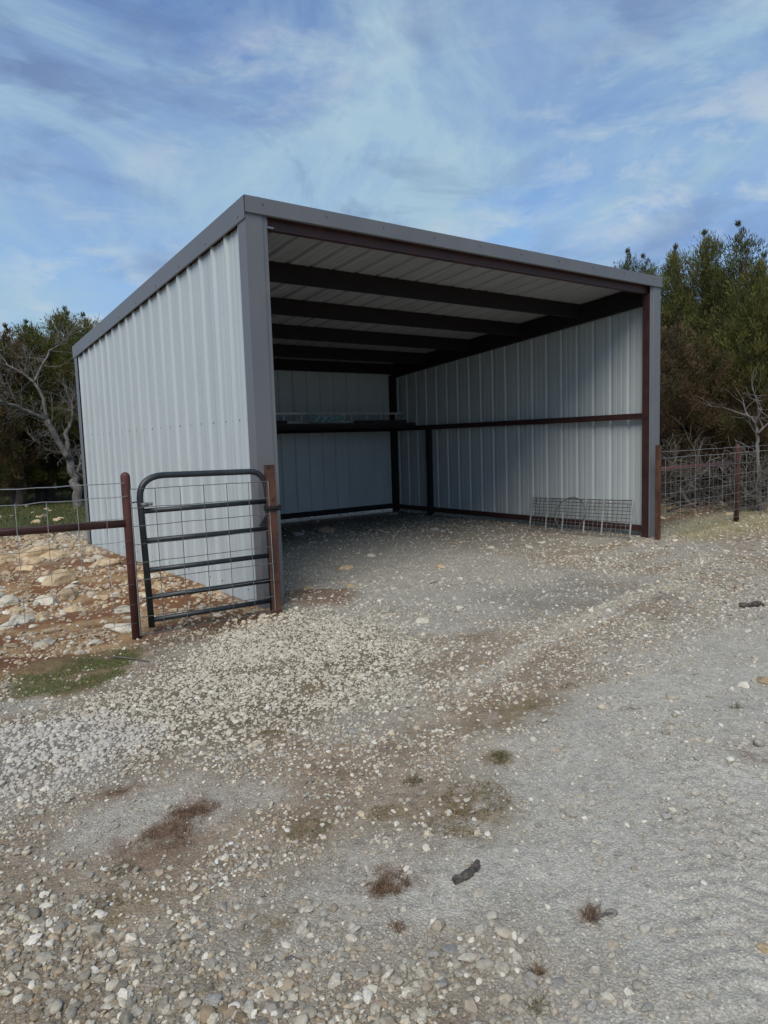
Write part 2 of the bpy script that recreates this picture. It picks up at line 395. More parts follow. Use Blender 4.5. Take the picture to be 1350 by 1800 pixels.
def gz(x, y, zz=None):
    x = np.asarray(x, float); y = np.asarray(y, float)
    far = smooth(6, 25, np.hypot(x-2, y-0))
    h = 0.035*(fbm(x*0.7, y*0.7, 31, 3)-0.5)+0.016*(fbm(x*3.1, y*3.1, 33, 4)-0.5)+0.010*(fbm(x*11, y*11, 35, 3)-0.5)
    red = smooth(0.0, -0.5, x)*smooth(-0.4, 0.3, y)*smooth(11, 8, y)
    h = h+red*0.06*(fbm(x*1.7, y*1.7, 37, 4)-0.45)+red*0.02
    # wheel ruts along the drive
    s = (x-DIRT_A[0])*RN[0]+(y-DIRT_A[1])*RN[1]
    h = h-0.014*np.exp(-(((s+0.55)/0.35)**2))+0.012*np.exp(-((s/0.3)**2))
    rise = smooth(6.3, 12, x)*smooth(0, 3, y)*0.10
    h = h+rise+far*0.8*(fbm(x*0.05, y*0.05, 39, 3)-0.5)
    if zz is not None:
        d = (x-TR_A[0])*TR_D[0]+(y-TR_A[1])*TR_D[1]; n = (x-TR_A[0])*TR_N[0]+(y-TR_A[1])*TR_N[1]
        wob = 0.03*(fbm(x*5, y*5, 41)-0.5)
        h = h+zz['tread']*0.008*np.sin((d+0.5*np.abs(n+0.05)+wob)*2*math.pi/0.085)*smooth(0.25, 0.5, fbm(x*4, y*4, 43))
        h = h+zz['bank2']*0.05*fbm(x*4, y*4, 45)+zz['bank']*0.03+zz['line']*0.012+zz['whiteL']*0.02
    return h
def gz1(x, y): return float(gz(np.array([x]), np.array([y]))[0])

def ground_colour(x, y, z):
    n = fbm(x*2.3, y*2.3, 51, 5)[:, None]; n2 = fbm(x*9, y*9, 53, 4)[:, None]; n3 = fbm(x*0.8, y*0.8, 57, 3)[:, None]
    def mix(a, b, f): return a*(1-f)+b*f
    def col(*c): return np.array(c, float)[None, :]
    grey = mix(col(0.31, 0.285, 0.235), col(0.41, 0.38, 0.322), n2)
    brown = mix(col(0.205, 0.150, 0.100), col(0.33, 0.262, 0.192), n2)
    c = mix(grey, brown, smooth(0.38, 0.60, n*0.6+n3*0.4))
    def put(cc, key, k=1.0):
        nonlocal c
        c = mix(c, cc, np.clip(z[key][:, None]*k, 0, 1))
    put(mix(col(0.20, 0.145, 0.095), col(0.33, 0.258, 0.186), n2), 'brown', 0.85)
    put(mix(col(0.135, 0.105, 0.066), col(0.26, 0.215, 0.155), n2), 'white')
    put(mix(col(0.20, 0.18, 0.15), col(0.29, 0.27, 0.24), n2), 'whiteL', 0.8)
    put(mix(col(0.33, 0.305, 0.255), col(0.40, 0.375, 0.318), n2), 'roadg', 0.6)
    put(mix(col(0.37, 0.345, 0.292), col(0.44, 0.415, 0.355), n), 'fines')
    put(mix(col(0.35, 0.325, 0.275), col(0.43, 0.40, 0.34), n), 'fines2')
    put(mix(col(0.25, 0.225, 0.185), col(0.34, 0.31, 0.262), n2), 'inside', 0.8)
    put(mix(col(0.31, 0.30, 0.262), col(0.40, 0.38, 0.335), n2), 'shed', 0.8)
    put(mix(col(0.19, 0.172, 0.138), col(0.27, 0.245, 0.20), n2), 'dark', 0.6)
    put(col(0.50, 0.47, 0.41), 'line', 0.5)
    put(mix(col(0.19, 0.145, 0.10), col(0.30, 0.25, 0.19), n2), 'bed', 0.85)
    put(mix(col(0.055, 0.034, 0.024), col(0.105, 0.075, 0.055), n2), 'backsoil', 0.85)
    put(mix(mix(col(0.15, 0.068, 0.033), col(0.25, 0.125, 0.062), n2), mix(col(0.30, 0.185, 0.092), col(0.42, 0.29, 0.165), n2), smooth(0.45, 0.65, n)), 'red')
    put(mix(col(0.13, 0.075, 0.05), col(0.26, 0.18, 0.125), n2), 'bank2', 0.9)
    put(mix(col(0.085, 0.045, 0.03), col(0.15, 0.09, 0.055), n2), 'litter', 0.9)
    put(col(0.38, 0.37, 0.345), 'wp2', 0.75)
    put(mix(col(0.12, 0.06, 0.035), col(0.17, 0.085, 0.05), n2), 'bank', 0.9)
    put(mix(col(0.06, 0.072, 0.026), col(0.11, 0.105, 0.045), n2), 'lawn')
    put(mix(col(0.12, 0.10, 0.045), col(0.22, 0.15, 0.085), n2), 'green', 0.9)
    put(mix(mix(col(0.13, 0.075, 0.045), col(0.21, 0.13, 0.075), n2), col(0.15, 0.125, 0.065), smooth(.4, .65, n)), 'yard')
    put(mix(col(0.27, 0.235, 0.125), col(0.38, 0.335, 0.19), n2), 'straw', 0.85)
    # darker, weedy soil by the left post
    pw = gnd(225, 1150)
    dsoil = np.exp(-(((x-pw[0])/0.40)**2+((y-pw[1])/0.16)**2))*smooth(0.35, 0.6, fbm(x*6, y*6, 61))
    c = mix(c, col(0.09, 0.068, 0.042), 0.85*dsoil[:, None])
    far = smooth(14, 30, np.hypot(x-2, y))[:, None]
    c = mix(c, mix(col(0.06, 0.058, 0.03), col(0.11, 0.095, 0.055), n), far)
    # dead weed mats
    for (u, v, rx, ry, k) in WEED_MATS:
        p = gnd(u, v)
        f = np.exp(-(((x-p[0])/rx)**2+((y-p[1])/ry)**2))*smooth(0.30, 0.60, fbm(x*13, y*13, 63))
        c = mix(c, col(0.21, 0.155, 0.085) if k == 0 else col(0.17, 0.105, 0.07), np.clip(1.0*f, 0, 0.75)[:, None])
    return c
WEED_MATS = [(835, 1405, .17, .20, 0), (800, 1440, .14, .14, 0), (690, 1552, .12, .10, 1), (320, 1445, .16, .16, 1), (265, 1478, .16, .12, 1), (360, 1420, .13, .1, 1),
             (470, 1292, .12, .10, 0), (545, 1210, .15, .12, 0), (880, 1330, .10, .12, 0), (935, 1235, .22, .16, 0), (870, 1260, .25, .16, 0), (1045, 1607, .06, .06, 1),
             (205, 1390, .10, .06, 1), (60, 1362, .2, .08, 0), (545, 1450, .10, .12, 0), (680, 1420, .1, .12, 0), (240, 1590, .14, .1, 0), (480, 1625, .1, .08, 0), (350, 1740, .08, .07, 0), (1335, 1330, .07, .1, 1)]

def axis(lo, hi, step, far, grow=1.22):
    a = list(np.arange(lo, hi+1e-6, step)); d = step; q = hi
    while q < far: d *= grow; q += d; a.append(q)
    d = step; q = lo; pre = []
    while q > -far: d *= grow; q -= d; pre.append(q)
    return np.array(pre[::-1]+a)
gx = axis(-3.6, 2.4, 0.022, 900); gy = axis(-5.4, 1.2, 0.022, 900)
XX, YY = np.meshgrid(gx, gy, indexing='ij'); fx, fy = XX.ravel(), YY.ravel()
Z = zones(fx, fy)
gh = gz(fx, fy, Z)
ni, nj = len(gx), len(gy)
idx = np.arange(ni*nj).reshape(ni, nj)
quads = np.stack([idx[:-1, :-1], idx[1:, :-1], idx[1:, 1:], idx[:-1, 1:]], -1).reshape(-1, 4)
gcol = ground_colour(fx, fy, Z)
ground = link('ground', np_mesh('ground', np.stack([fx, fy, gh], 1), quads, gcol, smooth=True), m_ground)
tag(ground, kind='structure')

# ------------------------------------------------------------------ metal shed
W, D, HF, HB = 6.24, 6.10, 3.64, 3.13
SL = (HF-HB)/D
shed = tag(empty('metal_shed', (0, 0, 0)), 'open-fronted metal shed with light grey ribbed walls and charcoal trim', 'shed')
RIB = 0.3048; SHEET = 0.9144
def rib_profile(width):
    pts = [(0.0, 0.0)]
    n = int(round(width/RIB)) + 1
    for k in range(n):
        c = k*RIB+RIB*0.5
        for m in ((c-RIB/2+0.10, 0.0), (c-RIB/2+0.11, 0.004)):
            pass
        seq = [(c-0.034, 0), (c-0.013, 0.026), (c+0.013, 0.026), (c+0.034, 0),
               (c+0.088, 0), (c+0.098, 0.0035), (c+0.118, 0.0035), (c+0.128, 0),
               (c+0.177, 0), (c+0.187, 0.0035), (c+0.207, 0.0035), (c+0.217, 0)]
        pts += [(a, h) for a, h in seq if a < width-0.002]
    pts.append((width, 0.0))
    return pts
TH = 0.0012
def wall_panel(fn, width, bottom, topf, name='wall_panel', mat=None):
    """fn(a, h, z) -> xyz; a along the wall, h outwards"""
    pr = rib_profile(width); n = len(pr); mb = MB(); vs = []; fs = []
    for a, h in pr:
        vs.append(fn(a, h, bottom)); vs.append(fn(a, h, topf(a)))
        vs.append(fn(a, h-TH, bottom)); vs.append(fn(a, h-TH, topf(a)))
    for i in range(n-1):
        p, q = 4*i, 4*i+4
        fs += [(p, q, q+1, p+1), (p+2, p+3, q+3, q+2), (p, p+2, q+2, q), (p+1, q+1, q+3, p+3)]
    mb.add(vs, fs)
    return mb.build(name, mat or m_sheet, shed)
def roof_z(y): return 3.575-SL*y     # underside plane of the roof sheet
k = 0; y0 = 0.0
while y0 < D-0.01:
    wd = min(SHEET, D-y0); lap = 0.0006*(k % 2)
    wall_panel(lambda a, h, z, y0=y0, lap=lap: (-h-lap-0.002, y0+a, z), wd, -0.05, lambda a, y0=y0: roof_z(y0+a)-0.118)
    wall_panel(lambda a, h, z, y0=y0, lap=lap: (W+h+lap+0.002, y0+a, z), wd, -0.05, lambda a, y0=y0: roof_z(y0+a)-0.118)
    y0 += SHEET; k += 1
k = 0; x0 = 0.0
while x0 < W-0.01:
    wd = min(SHEET, W-x0); lap = 0.0006*(k % 2)
    wall_panel(lambda a, h, z, x0=x0, lap=lap: (x0+a, D+h+lap+0.002, z), wd, 0.075, lambda a: roof_z(D)-0.01)
    wall_panel(lambda a, h, t, x0=x0, lap=lap: (x0+a, t, roof_z(t)+h+lap+0.003), wd, -0.02, lambda a: D+0.06, 'roof_panel', m_roofsheet)
    x0 += SHEET; k += 1
# framing ------------------------------------------------------------
def beam_x(name, y, z0, z1, mat, x0=0.115, x1=W-0.115, thick=0.065, lips=True):
    mb = MB(); t = 0.006
    pr = [(0, 0), (thick, 0), (thick, 0.02), (thick-t, 0.02), (thick-t, t), (t, t), (t, (z1-z0)-t), (thick-t, (z1-z0)-t), (thick-t, (z1-z0)-0.02), (thick, (z1-z0)-0.02), (thick, z1-z0), (0, z1-z0)]
    mb.prism(pr, lambda p, s: (s, y+p[0], z0+p[1]), x0, x1)
    return mb.build(name, mat, shed)
beam_x('header_beam', 0.05, 3.415, roof_z(0)-0.006, m_iron)
for i in range(1, 6):
    y = 1.22*i if i < 5 else D-0.10
    beam_x('purlin', y, roof_z(y)-0.205, roof_z(y)-0.006, m_darkiron)
def rafter(x0, x1):
    mb = MB(); d = 0.008; ya, yb = 0.125, D-0.12
    mb.hexa([(x0, ya, roof_z(ya)-d-0.27), (x1, ya, roof_z(ya)-d-0.27), (x1, yb, roof_z(yb)-d-0.27), (x0, yb, roof_z(yb)-d-0.27),
             (x0, ya, roof_z(ya)-d), (x1, ya, roof_z(ya)-d), (x1, yb, roof_z(yb)-d), (x0, yb, roof_z(yb)-d)])
    return mb.build('rafter', m_darkiron, shed)
rafter(0.03, 0.11); rafter(W-0.11, W-0.03)
def post(x0, y0, z1, mat, s=0.10, z0=-0.15):
    mb = MB(); mb.box((x0, y0, z0), (x0+s, y0+s, z1)); return mb.build('post', mat, shed)
post(0.02, 0.012, 3.413, m_girt); post(W-0.185, 0.012, 3.413, m_girt)
post(0.02, D-0.105, roof_z(D)-0.22, m_darkiron); post(W-0.13, D-0.118, roof_z(D)-0.22, m_darkiron, 0.11)
post(W-0.122, 4.86, 1.69, m_darkiron, 0.09)
def girt_y(x, z, h, mat, y0=0.115, y1=D-0.12, t=0.06):
    mb = MB(); mb.box((x, y0, z-h/2), (x+t, y1, z+h/2)); return mb.build('girt', mat, shed)
girt_y(W-0.105, 1.735, 0.085, m_girt, 0.13); girt_y(W-0.105, 0.115, 0.085, m_girt, 0.13)
girt_y(0.03, 1.735, 0.085, m_darkiron); girt_y(0.03, 0.115, 0.085, m_darkiron)
def girt_x(z, h, mat):
    mb = MB(); mb.box((0.125, D-0.075, z-h/2), (W-0.135, D-0.012, z+h/2)); return mb.build('girt', mat, shed)
girt_x(1.735, 0.085, m_darkiron); girt_x(0.125, 0.10, m_darkiron)
# shelf along the back wall
sh = []
mb = MB(); mb.box((0.13, 5.18, 1.74), (W-0.15, 5.23, 1.80)); shelf = mb.build('shelf', m_darkiron, shed)
for i in range(6):
    x = 0.45+i*1.07
    mb = MB(); mb.hexa([(x, 5.235, 1.745), (x+.045, 5.235, 1.745), (x+.045, D-.085, 1.70), (x, D-.085, 1.70), (x, 5.235, 1.79), (x+.045, 5.235, 1.79), (x+.045, D-.085, 1.79), (x, D-.085, 1.79)])
    mb.build('shelf_arm', m_darkiron, shelf)
for i in range(4):
    mb = MB(); y = 5.20+i*0.20
    mb.box((0.14, y, 1.803+0.004*(i % 2)), (W-0.16-0.05*(i % 3), y+0.185, 1.845+0.004*(i % 2))); mb.build('shelf_board', m_board, shelf)
# trims --------------------------------------------------------------
def sweep_l(name, prof, fn, a, b_, mat=m_trim):
    mb = MB(); mb.prism(prof, fn, a, b_); return mb.build(name, mat, shed)
def slit(points, t=0.0025):
    """thin folded sheet: open profile -> closed profile of thickness t"""
    pts = [np.array(p, float) for p in points]; n = len(pts); off = []
    for i in range(n):
        d = pts[min(i+1, n-1)]-pts[max(i-1, 0)]; d /= np.linalg.norm(d)+1e-9
        off.append(pts[i]+t*np.array([-d[1], d[0]]))
    return [tuple(p) for p in pts]+[tuple(p) for p in off[::-1]]
# front corner trims: side leg on the ribs, front face, stepped inner return
for sgn, ox in ((1, 0.0), (-1, W)):
    pr = slit([(-0.038, 0.135), (-0.041, 0.125), (-0.041, -0.022), (0.125, -0.022), (0.130, -0.012), (0.172, -0.012), (0.178, 0.004)])
    if sgn < 0: pr = pr[::-1]
    sweep_l('corner_trim', pr, lambda p, z, s=sgn, o=ox: (o+s*p[0], p[1], z), -0.03, roof_z(0)+0.02)
    pr = slit([(-0.038, -0.115), (-0.041, -0.105), (-0.041, 0.040), (0.09, 0.040)])
    if sgn < 0: pr = pr[::-1]
    sweep_l('corner_trim', pr, lambda p, z, s=sgn, o=ox: (o+s*p[0], D+p[1], z), -0.03, roof_z(D)+0.0)
# rake trims
for sgn, ox in ((1, 0.0), (-1, W)):
    pr = slit([(-0.040, -0.125), (-0.050, -0.118), (-0.050, 0.068), (0.10, 0.074)])
    if sgn > 0: pr = pr[::-1]
    sweep_l('rake_trim', pr, lambda p, y, s=sgn, o=ox: (o+s*p[0], y, HF-0.068-SL*y+p[1]), -0.031, D+0.075)
# fascia (front) with hem, butted between the rakes
pr = slit([(-0.018, -0.138), (-0.040, -0.132), (-0.043, 0.004), (0.10, 0.0)])
sweep_l('fascia', pr, lambda p, x: (x, p[0], HF-0.002+p[1]-SL*max(p[0], 0)), -0.048, W+0.048)
pr = slit([(-0.10, 0.0), (0.080, -0.004), (0.083, -0.12), (0.06, -0.125)])
sweep_l('eave_trim', pr[::-1], lambda p, x: (x, D+p[0], HB+0.001+p[1]), -0.049, W+0.049)
# screws on the left wall along the girts
mb = MB()
def screw(p, ax):
    n = 6; r = 0.008; h = 0.006
    ring = []
    for k in range(n):
        a_ = 2*math.pi*k/n
        off = (0, r*math.cos(a_), r*math.sin(a_)) if ax == 'x' else (r*math.cos(a_), 0, r*math.sin(a_))
        ring.append((p[0]+off[0], p[1]+off[1], p[2]+off[2]))
    out = (-h, 0, 0) if ax == 'x' else (0, -h, 0)
    top = [(q[0]+out[0], q[1]+out[1], q[2]+out[2]) for q in ring]
    mb.add(ring+top, [tuple(range(n, 2*n))]+[(i, (i+1) % n, n+(i+1) % n, n+i) for i in range(n)])
for zrow in (1.735, 0.125):
    for i in range(20):
        for o_ in (0.075, 0.235):
            screw((-0.0025, i*RIB+0.1524+o_-0.02, zrow+0.004*math.sin(i*3.1)), 'x')
for i in range(9): screw((-0.0505, 0.1+i*0.72, HF-0.14-SL*(0.1+i*0.72)), 'x')
for i in range(10): screw((0.12+i*0.66, -0.0435, HF-0.05), 'y')
tag(mb.build('screw_heads', m_wire_dark, shed), kind='stuff')
mb = MB(); mb.box((0.185, 0.030, 3.42), (0.20, 0.049, 3.50)); mb.box((0.20, 0.030, 3.42), (0.26, 0.0485, 3.435)); mb.build('header_clip', m_wire, shed)

# ------------------------------------------------------------------ things on the shelf
lad = tag(empty('ladder', (4.6, 5.45, 1.86)), 'long dark metal ladder lying on edge along the back shelf', 'ladder')
LA, LB = np.array([-1.45-1.2, -0.10, 0.0]), np.array([1.40, 0.10, 0.0])
LT = (LB-LA)/np.linalg.norm(LB-LA); LN = np.array([-LT[1], LT[0], 0])
for zr in (0.0, 0.16):
    mb = MB(); o_ = LN*0.03; h_ = np.array([0, 0, 0.034])
    a_, b_ = LA+(0, 0, zr), LB+(0, 0, zr)
    mb.hexa([a_-o_, b_-o_, b_+o_, a_+o_, a_-o_+h_, b_-o_+h_, b_+o_+h_, a_+o_+h_]); mb.build('ladder_rail', m_ladder, lad)
Ln = np.linalg.norm(LB-LA)
for i in range(11):
    p = LA+LT*(0.15+i*(Ln-0.3)/10); mb = MB(); mb.tube([p+(0, 0, 0.0345), p+(0, 0, 0.1595)], 0.016, 8); mb.build('rung', m_ladder, lad)
for i in range(3):
    mb = MB(); n = 30; top = []; bot = []
    for k in range(n+1):
        s = k/n; x = -0.36+0.72*s
        z = 0.016*math.sin(s*math.pi*2*5)+0.026*abs(s-0.5)*2*(0.6+0.4*i)
        top.append((x, z+0.002)); bot.append((x, z-0.004))
    mb.prism(top+bot[::-1], lambda p, y: (p[0]+0.03*math.sin(y*7), y, p[1]), -0.06, 0.10)
    o = mb.build('turquoise_sheet', m_teal); o.location = (3.98+0.03*i, 5.19, 1.888+0.034*i); o.rotation_euler = (0.0, 0.0, 0.03*(i-1))
    tag(o, 'short curled turquoise corrugated sheet stacked on the back shelf', 'sheet', 'turquoise sheets on the shelf')
# note: the sheets stick out in front of the ladder on the shelf's front edge
for i, (xa, xb, y, z, hh) in enumerate([(0.5, 3.2, 5.24, 1.851, 0.05), (4.7, 5.9, 5.26, 1.851, 0.045)]):
    mb = MB(); mb.box((xa, y, z), (xb, y+0.09, z+hh)); o = mb.build('timber_offcut', m_board)
    tag(o, ['long dark timber offcut on the back shelf by the left wall', 'short dark timber offcut on the back shelf in front of the ladder end'][i], 'timber')

# ------------------------------------------------------------------ wire panel and hoop leaning on the right wall
pw = tag(empty('wire_screen', (5.9, 1.1, 0)), 'galvanised welded wire screen leaning on the right wall inside the shed', 'wire screen')
WX = W-0.012
pTL, pTR = on_x(937, 875, WX-0.03), on_x(1113, 880, WX-0.03)
pBL, pBR = gnd(931, 930, 0.03), gnd(1107, 945, 0.03)
off = np.array([5.9, 1.1, 0])
def bil(s, t): return (pBL*(1-s)+pBR*s)*(1-t)+(pTL*(1-s)+pTR*s)*t-off
nh, nvv = 10, 23
for i in range(nh+1):
    t_ = i/nh; th_ = 0.008 if i in (0, nh) else 0.0052
    mb = MB(); mb.tube([bil(0, t_), bil(0.5, t_)+(0, 0, -0.004), bil(1, t_)], th_, 5); mb.build('wire', m_wire_dark if i != 0 else m_wire, pw)
for j in range(nvv+1):
    s_ = j/nvv; thick = j in (0, 4, 8, 13, 17, 23)
    mb = MB(); mb.tube([bil(s_, 0)+(-.006, 0, 0), bil(s_, 1)+(-.006, 0, 0)], 0.012 if thick else 0.0048, 5); mb.build('wire_upright' if thick else 'wire', m_wire_bright if thick else m_wire_dark, pw)
hc = bil(0.46, 0.5)+off; n_ = np.array([-1.0, 0, 0])
e1 = np.array([0.1, -0.995, 0]); e2 = np.array([0.30, 0, 0.954])
mb = MB(); R_h = 0.26
ring = [e1*R_h*math.cos(a_)+e2*(R_h)*math.sin(a_) for a_ in np.linspace(0, 2*math.pi, 41)]
mb.tube(ring, 0.011, 6, cap=False); o = mb.build('wire_hoop', m_wire_dark); o.location = hc+n_*0.10+np.array([0, 0, 0.03])
tag(o, 'round dark wire hoop resting against the leaning wire screen', 'hoop')

# ------------------------------------------------------------------ left fence, gate, posts
def pipe_post(name, base, top, r, mat, parent, dome=True):
    mb = MB(); base = np.array(base, float); top = np.array(top, float)
    pts = [base, top]; rs = [r, r]
    if dome:
        d = top-base; d /= np.linalg.norm(d)
        for k in range(1, 5):
            a_ = k/5*math.pi/2; pts.append(top+d*r*math.sin(a_)); rs.append(r*math.cos(a_))
        pts.append(top+d*r); rs.append(0.002)
    mb.tube(pts, rs, 16); return mb.build(name, mat, parent, smooth=True)
def wobble_wire(p, q, r, seed, sag=0.01, n=10, kink=0.006):
    rr = random.Random(seed); p = np.array(p); q = np.array(q); pts = []
    for i in range(n+1):
        s = i/n; b_ = p*(1-s)+q*s
        b_ = b_+np.array([0, rr.uniform(-1, 1)*kink*0.5, -sag*4*s*(1-s)+rr.uniform(-1, 1)*kink*(0 if i in (0, n) else 1)]); pts.append(b_)
    mb = MB(); mb.tube(pts, r, 5); return mb
FY = -0.20
pl_base = gnd(241, 1124); pl_top = on_y(220, 838, FY)
lf = tag(empty('wire_fence', (pl_base[0], FY, 0)), 'oxblood pipe and woven wire fence along the red rocky soil, left of the gate', 'fence')
o0 = np.array([pl_base[0], FY, 0])
pipe_post('post', np.array([pl_base[0], FY, -0.2])-o0, pl_top-o0, 0.036, m_redpipe, lf)
pipe_post('post', np.array([pl_base[0]-3.0, FY, -0.2])-o0, np.array([pl_base[0]-3.0, FY, 1.30])-o0, 0.036, m_redpipe, lf)
rl = on_y(222, 920, FY); rl0 = on_y(0, 936, FY)
dr = (rl0-rl)/np.linalg.norm(rl0-rl)
mb = MB(); mb.tube([rl-o0+dr*0.02, rl-o0+dr*2.95], 0.030, 14); mb.build('rail', m_redpipe, lf, smooth=True)
wt = on_y(218, 849, FY-0.04); wt0 = on_y(0, 859, FY-0.04); d_ = (wt0-wt)/np.linalg.norm(wt0-wt)
wobble_wire(wt-o0, wt+d_*2.95-o0, 0.0035, 1, 0.008, 24, 0.004).build('wire', m_wire, lf)
nt_ = on_y(225, 872, FY-0.04); nt0 = on_y(0, 887, FY-0.04); d_ = (nt0-nt_)/np.linalg.norm(nt0-nt_)
levels = [0, 0.17, 0.345, 0.52, 0.69, 0.85, 1.0]
for i, dz in enumerate(levels):
    wobble_wire(nt_-o0-(0, 0, dz), nt_+d_*2.95-o0-(0, 0, dz), 0.0030 if i == 0 else 0.0018, 10+i, 0.012, 24, 0.006).build('wire', m_wire if i == 0 else m_wire_dark, lf)
for j in range(14):
    s_ = 0.17+j*0.205; p = nt_+d_*s_-o0
    mb = wobble_wire(p, p+(0.01*math.sin(j*2.2), 0, -1.0), 0.0026 if j < 6 else 0.002, 40+j, 0, 7, 0.008 if j else 0.03); mb.build('stay', m_wire, lf)
# gate post beside the shed corner
gp_b, gp_t = gnd(488, 1079), on_y(473, 817, -0.22)
gpo = tag(empty('gate_post', (gp_b[0], -0.22, 0)), 'rust-brown square-topped steel gate post standing against the shed front corner', 'post')
og = np.array([gp_b[0], -0.22, 0]); tp = gp_t-og; sx = 0.036
mb = MB(); mb.hexa([(-sx, -sx, -0.15), (sx, -sx, -0.15), (sx, sx, -0.15), (-sx, sx, -0.15)]+[(tp[0]+a_*sx, tp[1]+b_*sx, tp[2]) for a_, b_ in ((-1, -1), (1, -1), (1, 1), (-1, 1))])
mb.build('post_tube', m_rustpost, gpo)
mb = MB(); mb.box((tp[0]*0.7-sx-0.012, -sx-0.012, 0.925), (tp[0]*0.7+sx+0.012, sx+0.012, 0.965)); mb.tube([(tp[0]*0.7-0.09, -sx-0.008, 0.945), (tp[0]*0.7+0.07, -sx-0.014, 0.95)], 0.009, 8)
strap = mb.build('hinge_strap', m_darkiron, gpo)
for k in range(2):
    mb = MB(); mb.tube([(sx+0.005, -sx-0.014, 0.935+0.03*k), (sx+0.03, -sx-0.02, 0.935+0.03*k)], 0.012, 6); mb.build('bolt', m_darkiron, strap)
# gate
GY = -0.19
gate = tag(empty('bow_gate', (-0.6, GY, 0)), 'dark painted tubular gate with rounded bow top, closed beside the shed', 'gate')
o1 = np.array([-0.6, GY, 0])
gTL, gTR = on_y(246, 876, GY)-o1, on_y(469, 868, GY)-o1
gBL, gBR = on_y(267, 1102, GY)-o1, on_y(480, 1074, GY)-o1
tLa, tRa = on_y(288, 835, GY)-o1, on_y(440, 829, GY)-o1
def arc(p, c, q, n=8):
    return [p*(1-t)**2+2*c*t*(1-t)+q*t*t for t in np.linspace(0, 1, n)]
cL = on_y(244, 838, GY)-o1; cR = on_y(466, 829, GY)-o1
mb = MB(); mb.tube([gBL]+arc(gTL, cL, tLa)+arc(tRa, cR, gTR)+[gBR], 0.0255, 14); mb.build('frame', m_gate, gate, smooth=True)
rails = [(899, 881), (951, 929), (1003, 976), (1050, 1020), (1090, 1055)]
for (ya, yb) in rails:
    def side(P, Q, y):   # point of the frame stile at picture row y
        uP, uQ = 246+(y-876)*(267-246)/(1102-876), 469+(y-868)*(480-469)/(1074-868)
        return uP if P else uQ
    a_ = on_y(side(1, 0, ya), ya, GY)-o1; b_ = on_y(side(0, 1, yb), yb, GY)-o1
    d_ = (b_-a_)/np.linalg.norm(b_-a_)
    mb = MB(); mb.tube([a_+d_*0.018, b_-d_*0.018], 0.021, 14); mb.build('rail', m_gate, gate, smooth=True)
a_ = on_y(455, 925, GY-0.004)-o1; b_ = on_y(468, 905, GY-0.004)-o1; c_ = on_y(473, 927, GY-0.004)-o1
mb = MB(); mb.hexa([a_, c_, b_+(0.004, 0, 0), b_, a_+(0, .008, 0), c_+(0, .008, 0), b_+(.004, .008, 0), b_+(0, .008, 0)]); mb.build('gusset', m_gate, gate)
# latch: chain loop and clamp
lp = on_y(256, 887, GY)-o1; ls = on_y(232, 884, GY)-o1
la = MB(); la.tube([lp+(-0.02, -0.03, -.012), lp+(-0.02, -0.03, .018)], 0.030, 12); lcol = la.build('latch_collar', m_wire_dark, gate, smooth=True)
la = MB(); la.tube([lp+(-0.035, -0.01, 0), lp+(0.05, -0.012, 0.004)], 0.013, 10); la.build('latch_pin', m_wire, lcol, smooth=True)
la = MB(); la.tube([ls, ls+(0.03, -0.01, 0.006), (lp+ls)/2+(0.0, -0.01, -0.005), (lp+ls)/2+(0.01, -0.01, -0.04), lp+(-0.045, -0.012, -0.03), lp+(-0.035, -0.012, 0.004)], 0.006, 7); la.build('latch_loop', m_wire_dark, lcol, smooth=True)
# woven wire stretched across the gate opening, in front of the rails
net = tag(empty('wire_net', (-0.6, -0.26, 0)), 'woven wire mesh stretched across the bow gate between its posts', 'wire mesh')
NY = -0.26; o2 = np.array([-0.6, NY, 0])
nl = [860, 893.6, 925.6, 958, 990, 1021, 1053.5, 1086, 1117]; nr = [846, 875.5, 903, 932, 961, 990, 1019, 1047.7, 1073]
for i in range(9):
    a_ = on_y(229+i*2.2, nl[i], NY)-o2; b_ = on_y(472+i*1.5, nr[i], NY)-o2
    wobble_wire(a_, b_, 0.0032, 70+i, 0.0, 10, 0.003).build('wire', m_wire_dark, net)
for j, (ut, ub) in enumerate([(229, 247), (272, 289), (316, 331), (357.5, 372), (398, 411.5), (436.5, 449), (471, 484.5)]):
    s_ = (ut-229)/(471-229)
    a_ = on_y(ut, 860*(1-s_)+846*s_, NY)-o2; b_ = on_y(ub, 1117*(1-s_)+1073*s_, NY)-o2
    wobble_wire(a_, b_, 0.0034, 90+j, 0, 8, 0.003).build('stay', m_wire_dark if j in (1, 2, 3, 4, 5) else m_wire, net)

# right fence
rf0b, rf1b = gnd(1156, 949), gnd(1294, 916)
rf = tag(empty('wire_fence', (rf0b[0], rf0b[1], 0)), 'rusty pipe and woven wire fence running from the shed past the brush pile', 'fence')
o3 = np.array([rf0b[0], rf0b[1], 0])
dv = np.array([rf1b[0]-rf0b[0], rf1b[1]-rf0b[1], 0]); Lf = np.linalg.norm(dv); dv /= Lf
mb = MB(); s2 = 0.028; mb.box((-s2, -s2, -0.15), (s2, s2, 1.32)); mb.build('post', m_rustpost, rf)
pipe_post('post', dv*Lf+(0, 0, -0.2), dv*Lf+(0, 0, 1.22), 0.042, m_redpipe, rf)
pipe_post('post', dv*(Lf+2.6)+(0, 0, -0.2), dv*(Lf+2.6)+(0, 0, 1.25), 0.042, m_redpipe, rf)
mb = MB(); mb.tube([dv*0.03+(0, 0, 0.985), dv*(Lf-0.03)+(0, 0, 0.965)], 0.030, 12); mb.build('rail', m_redpipe, rf, smooth=True)
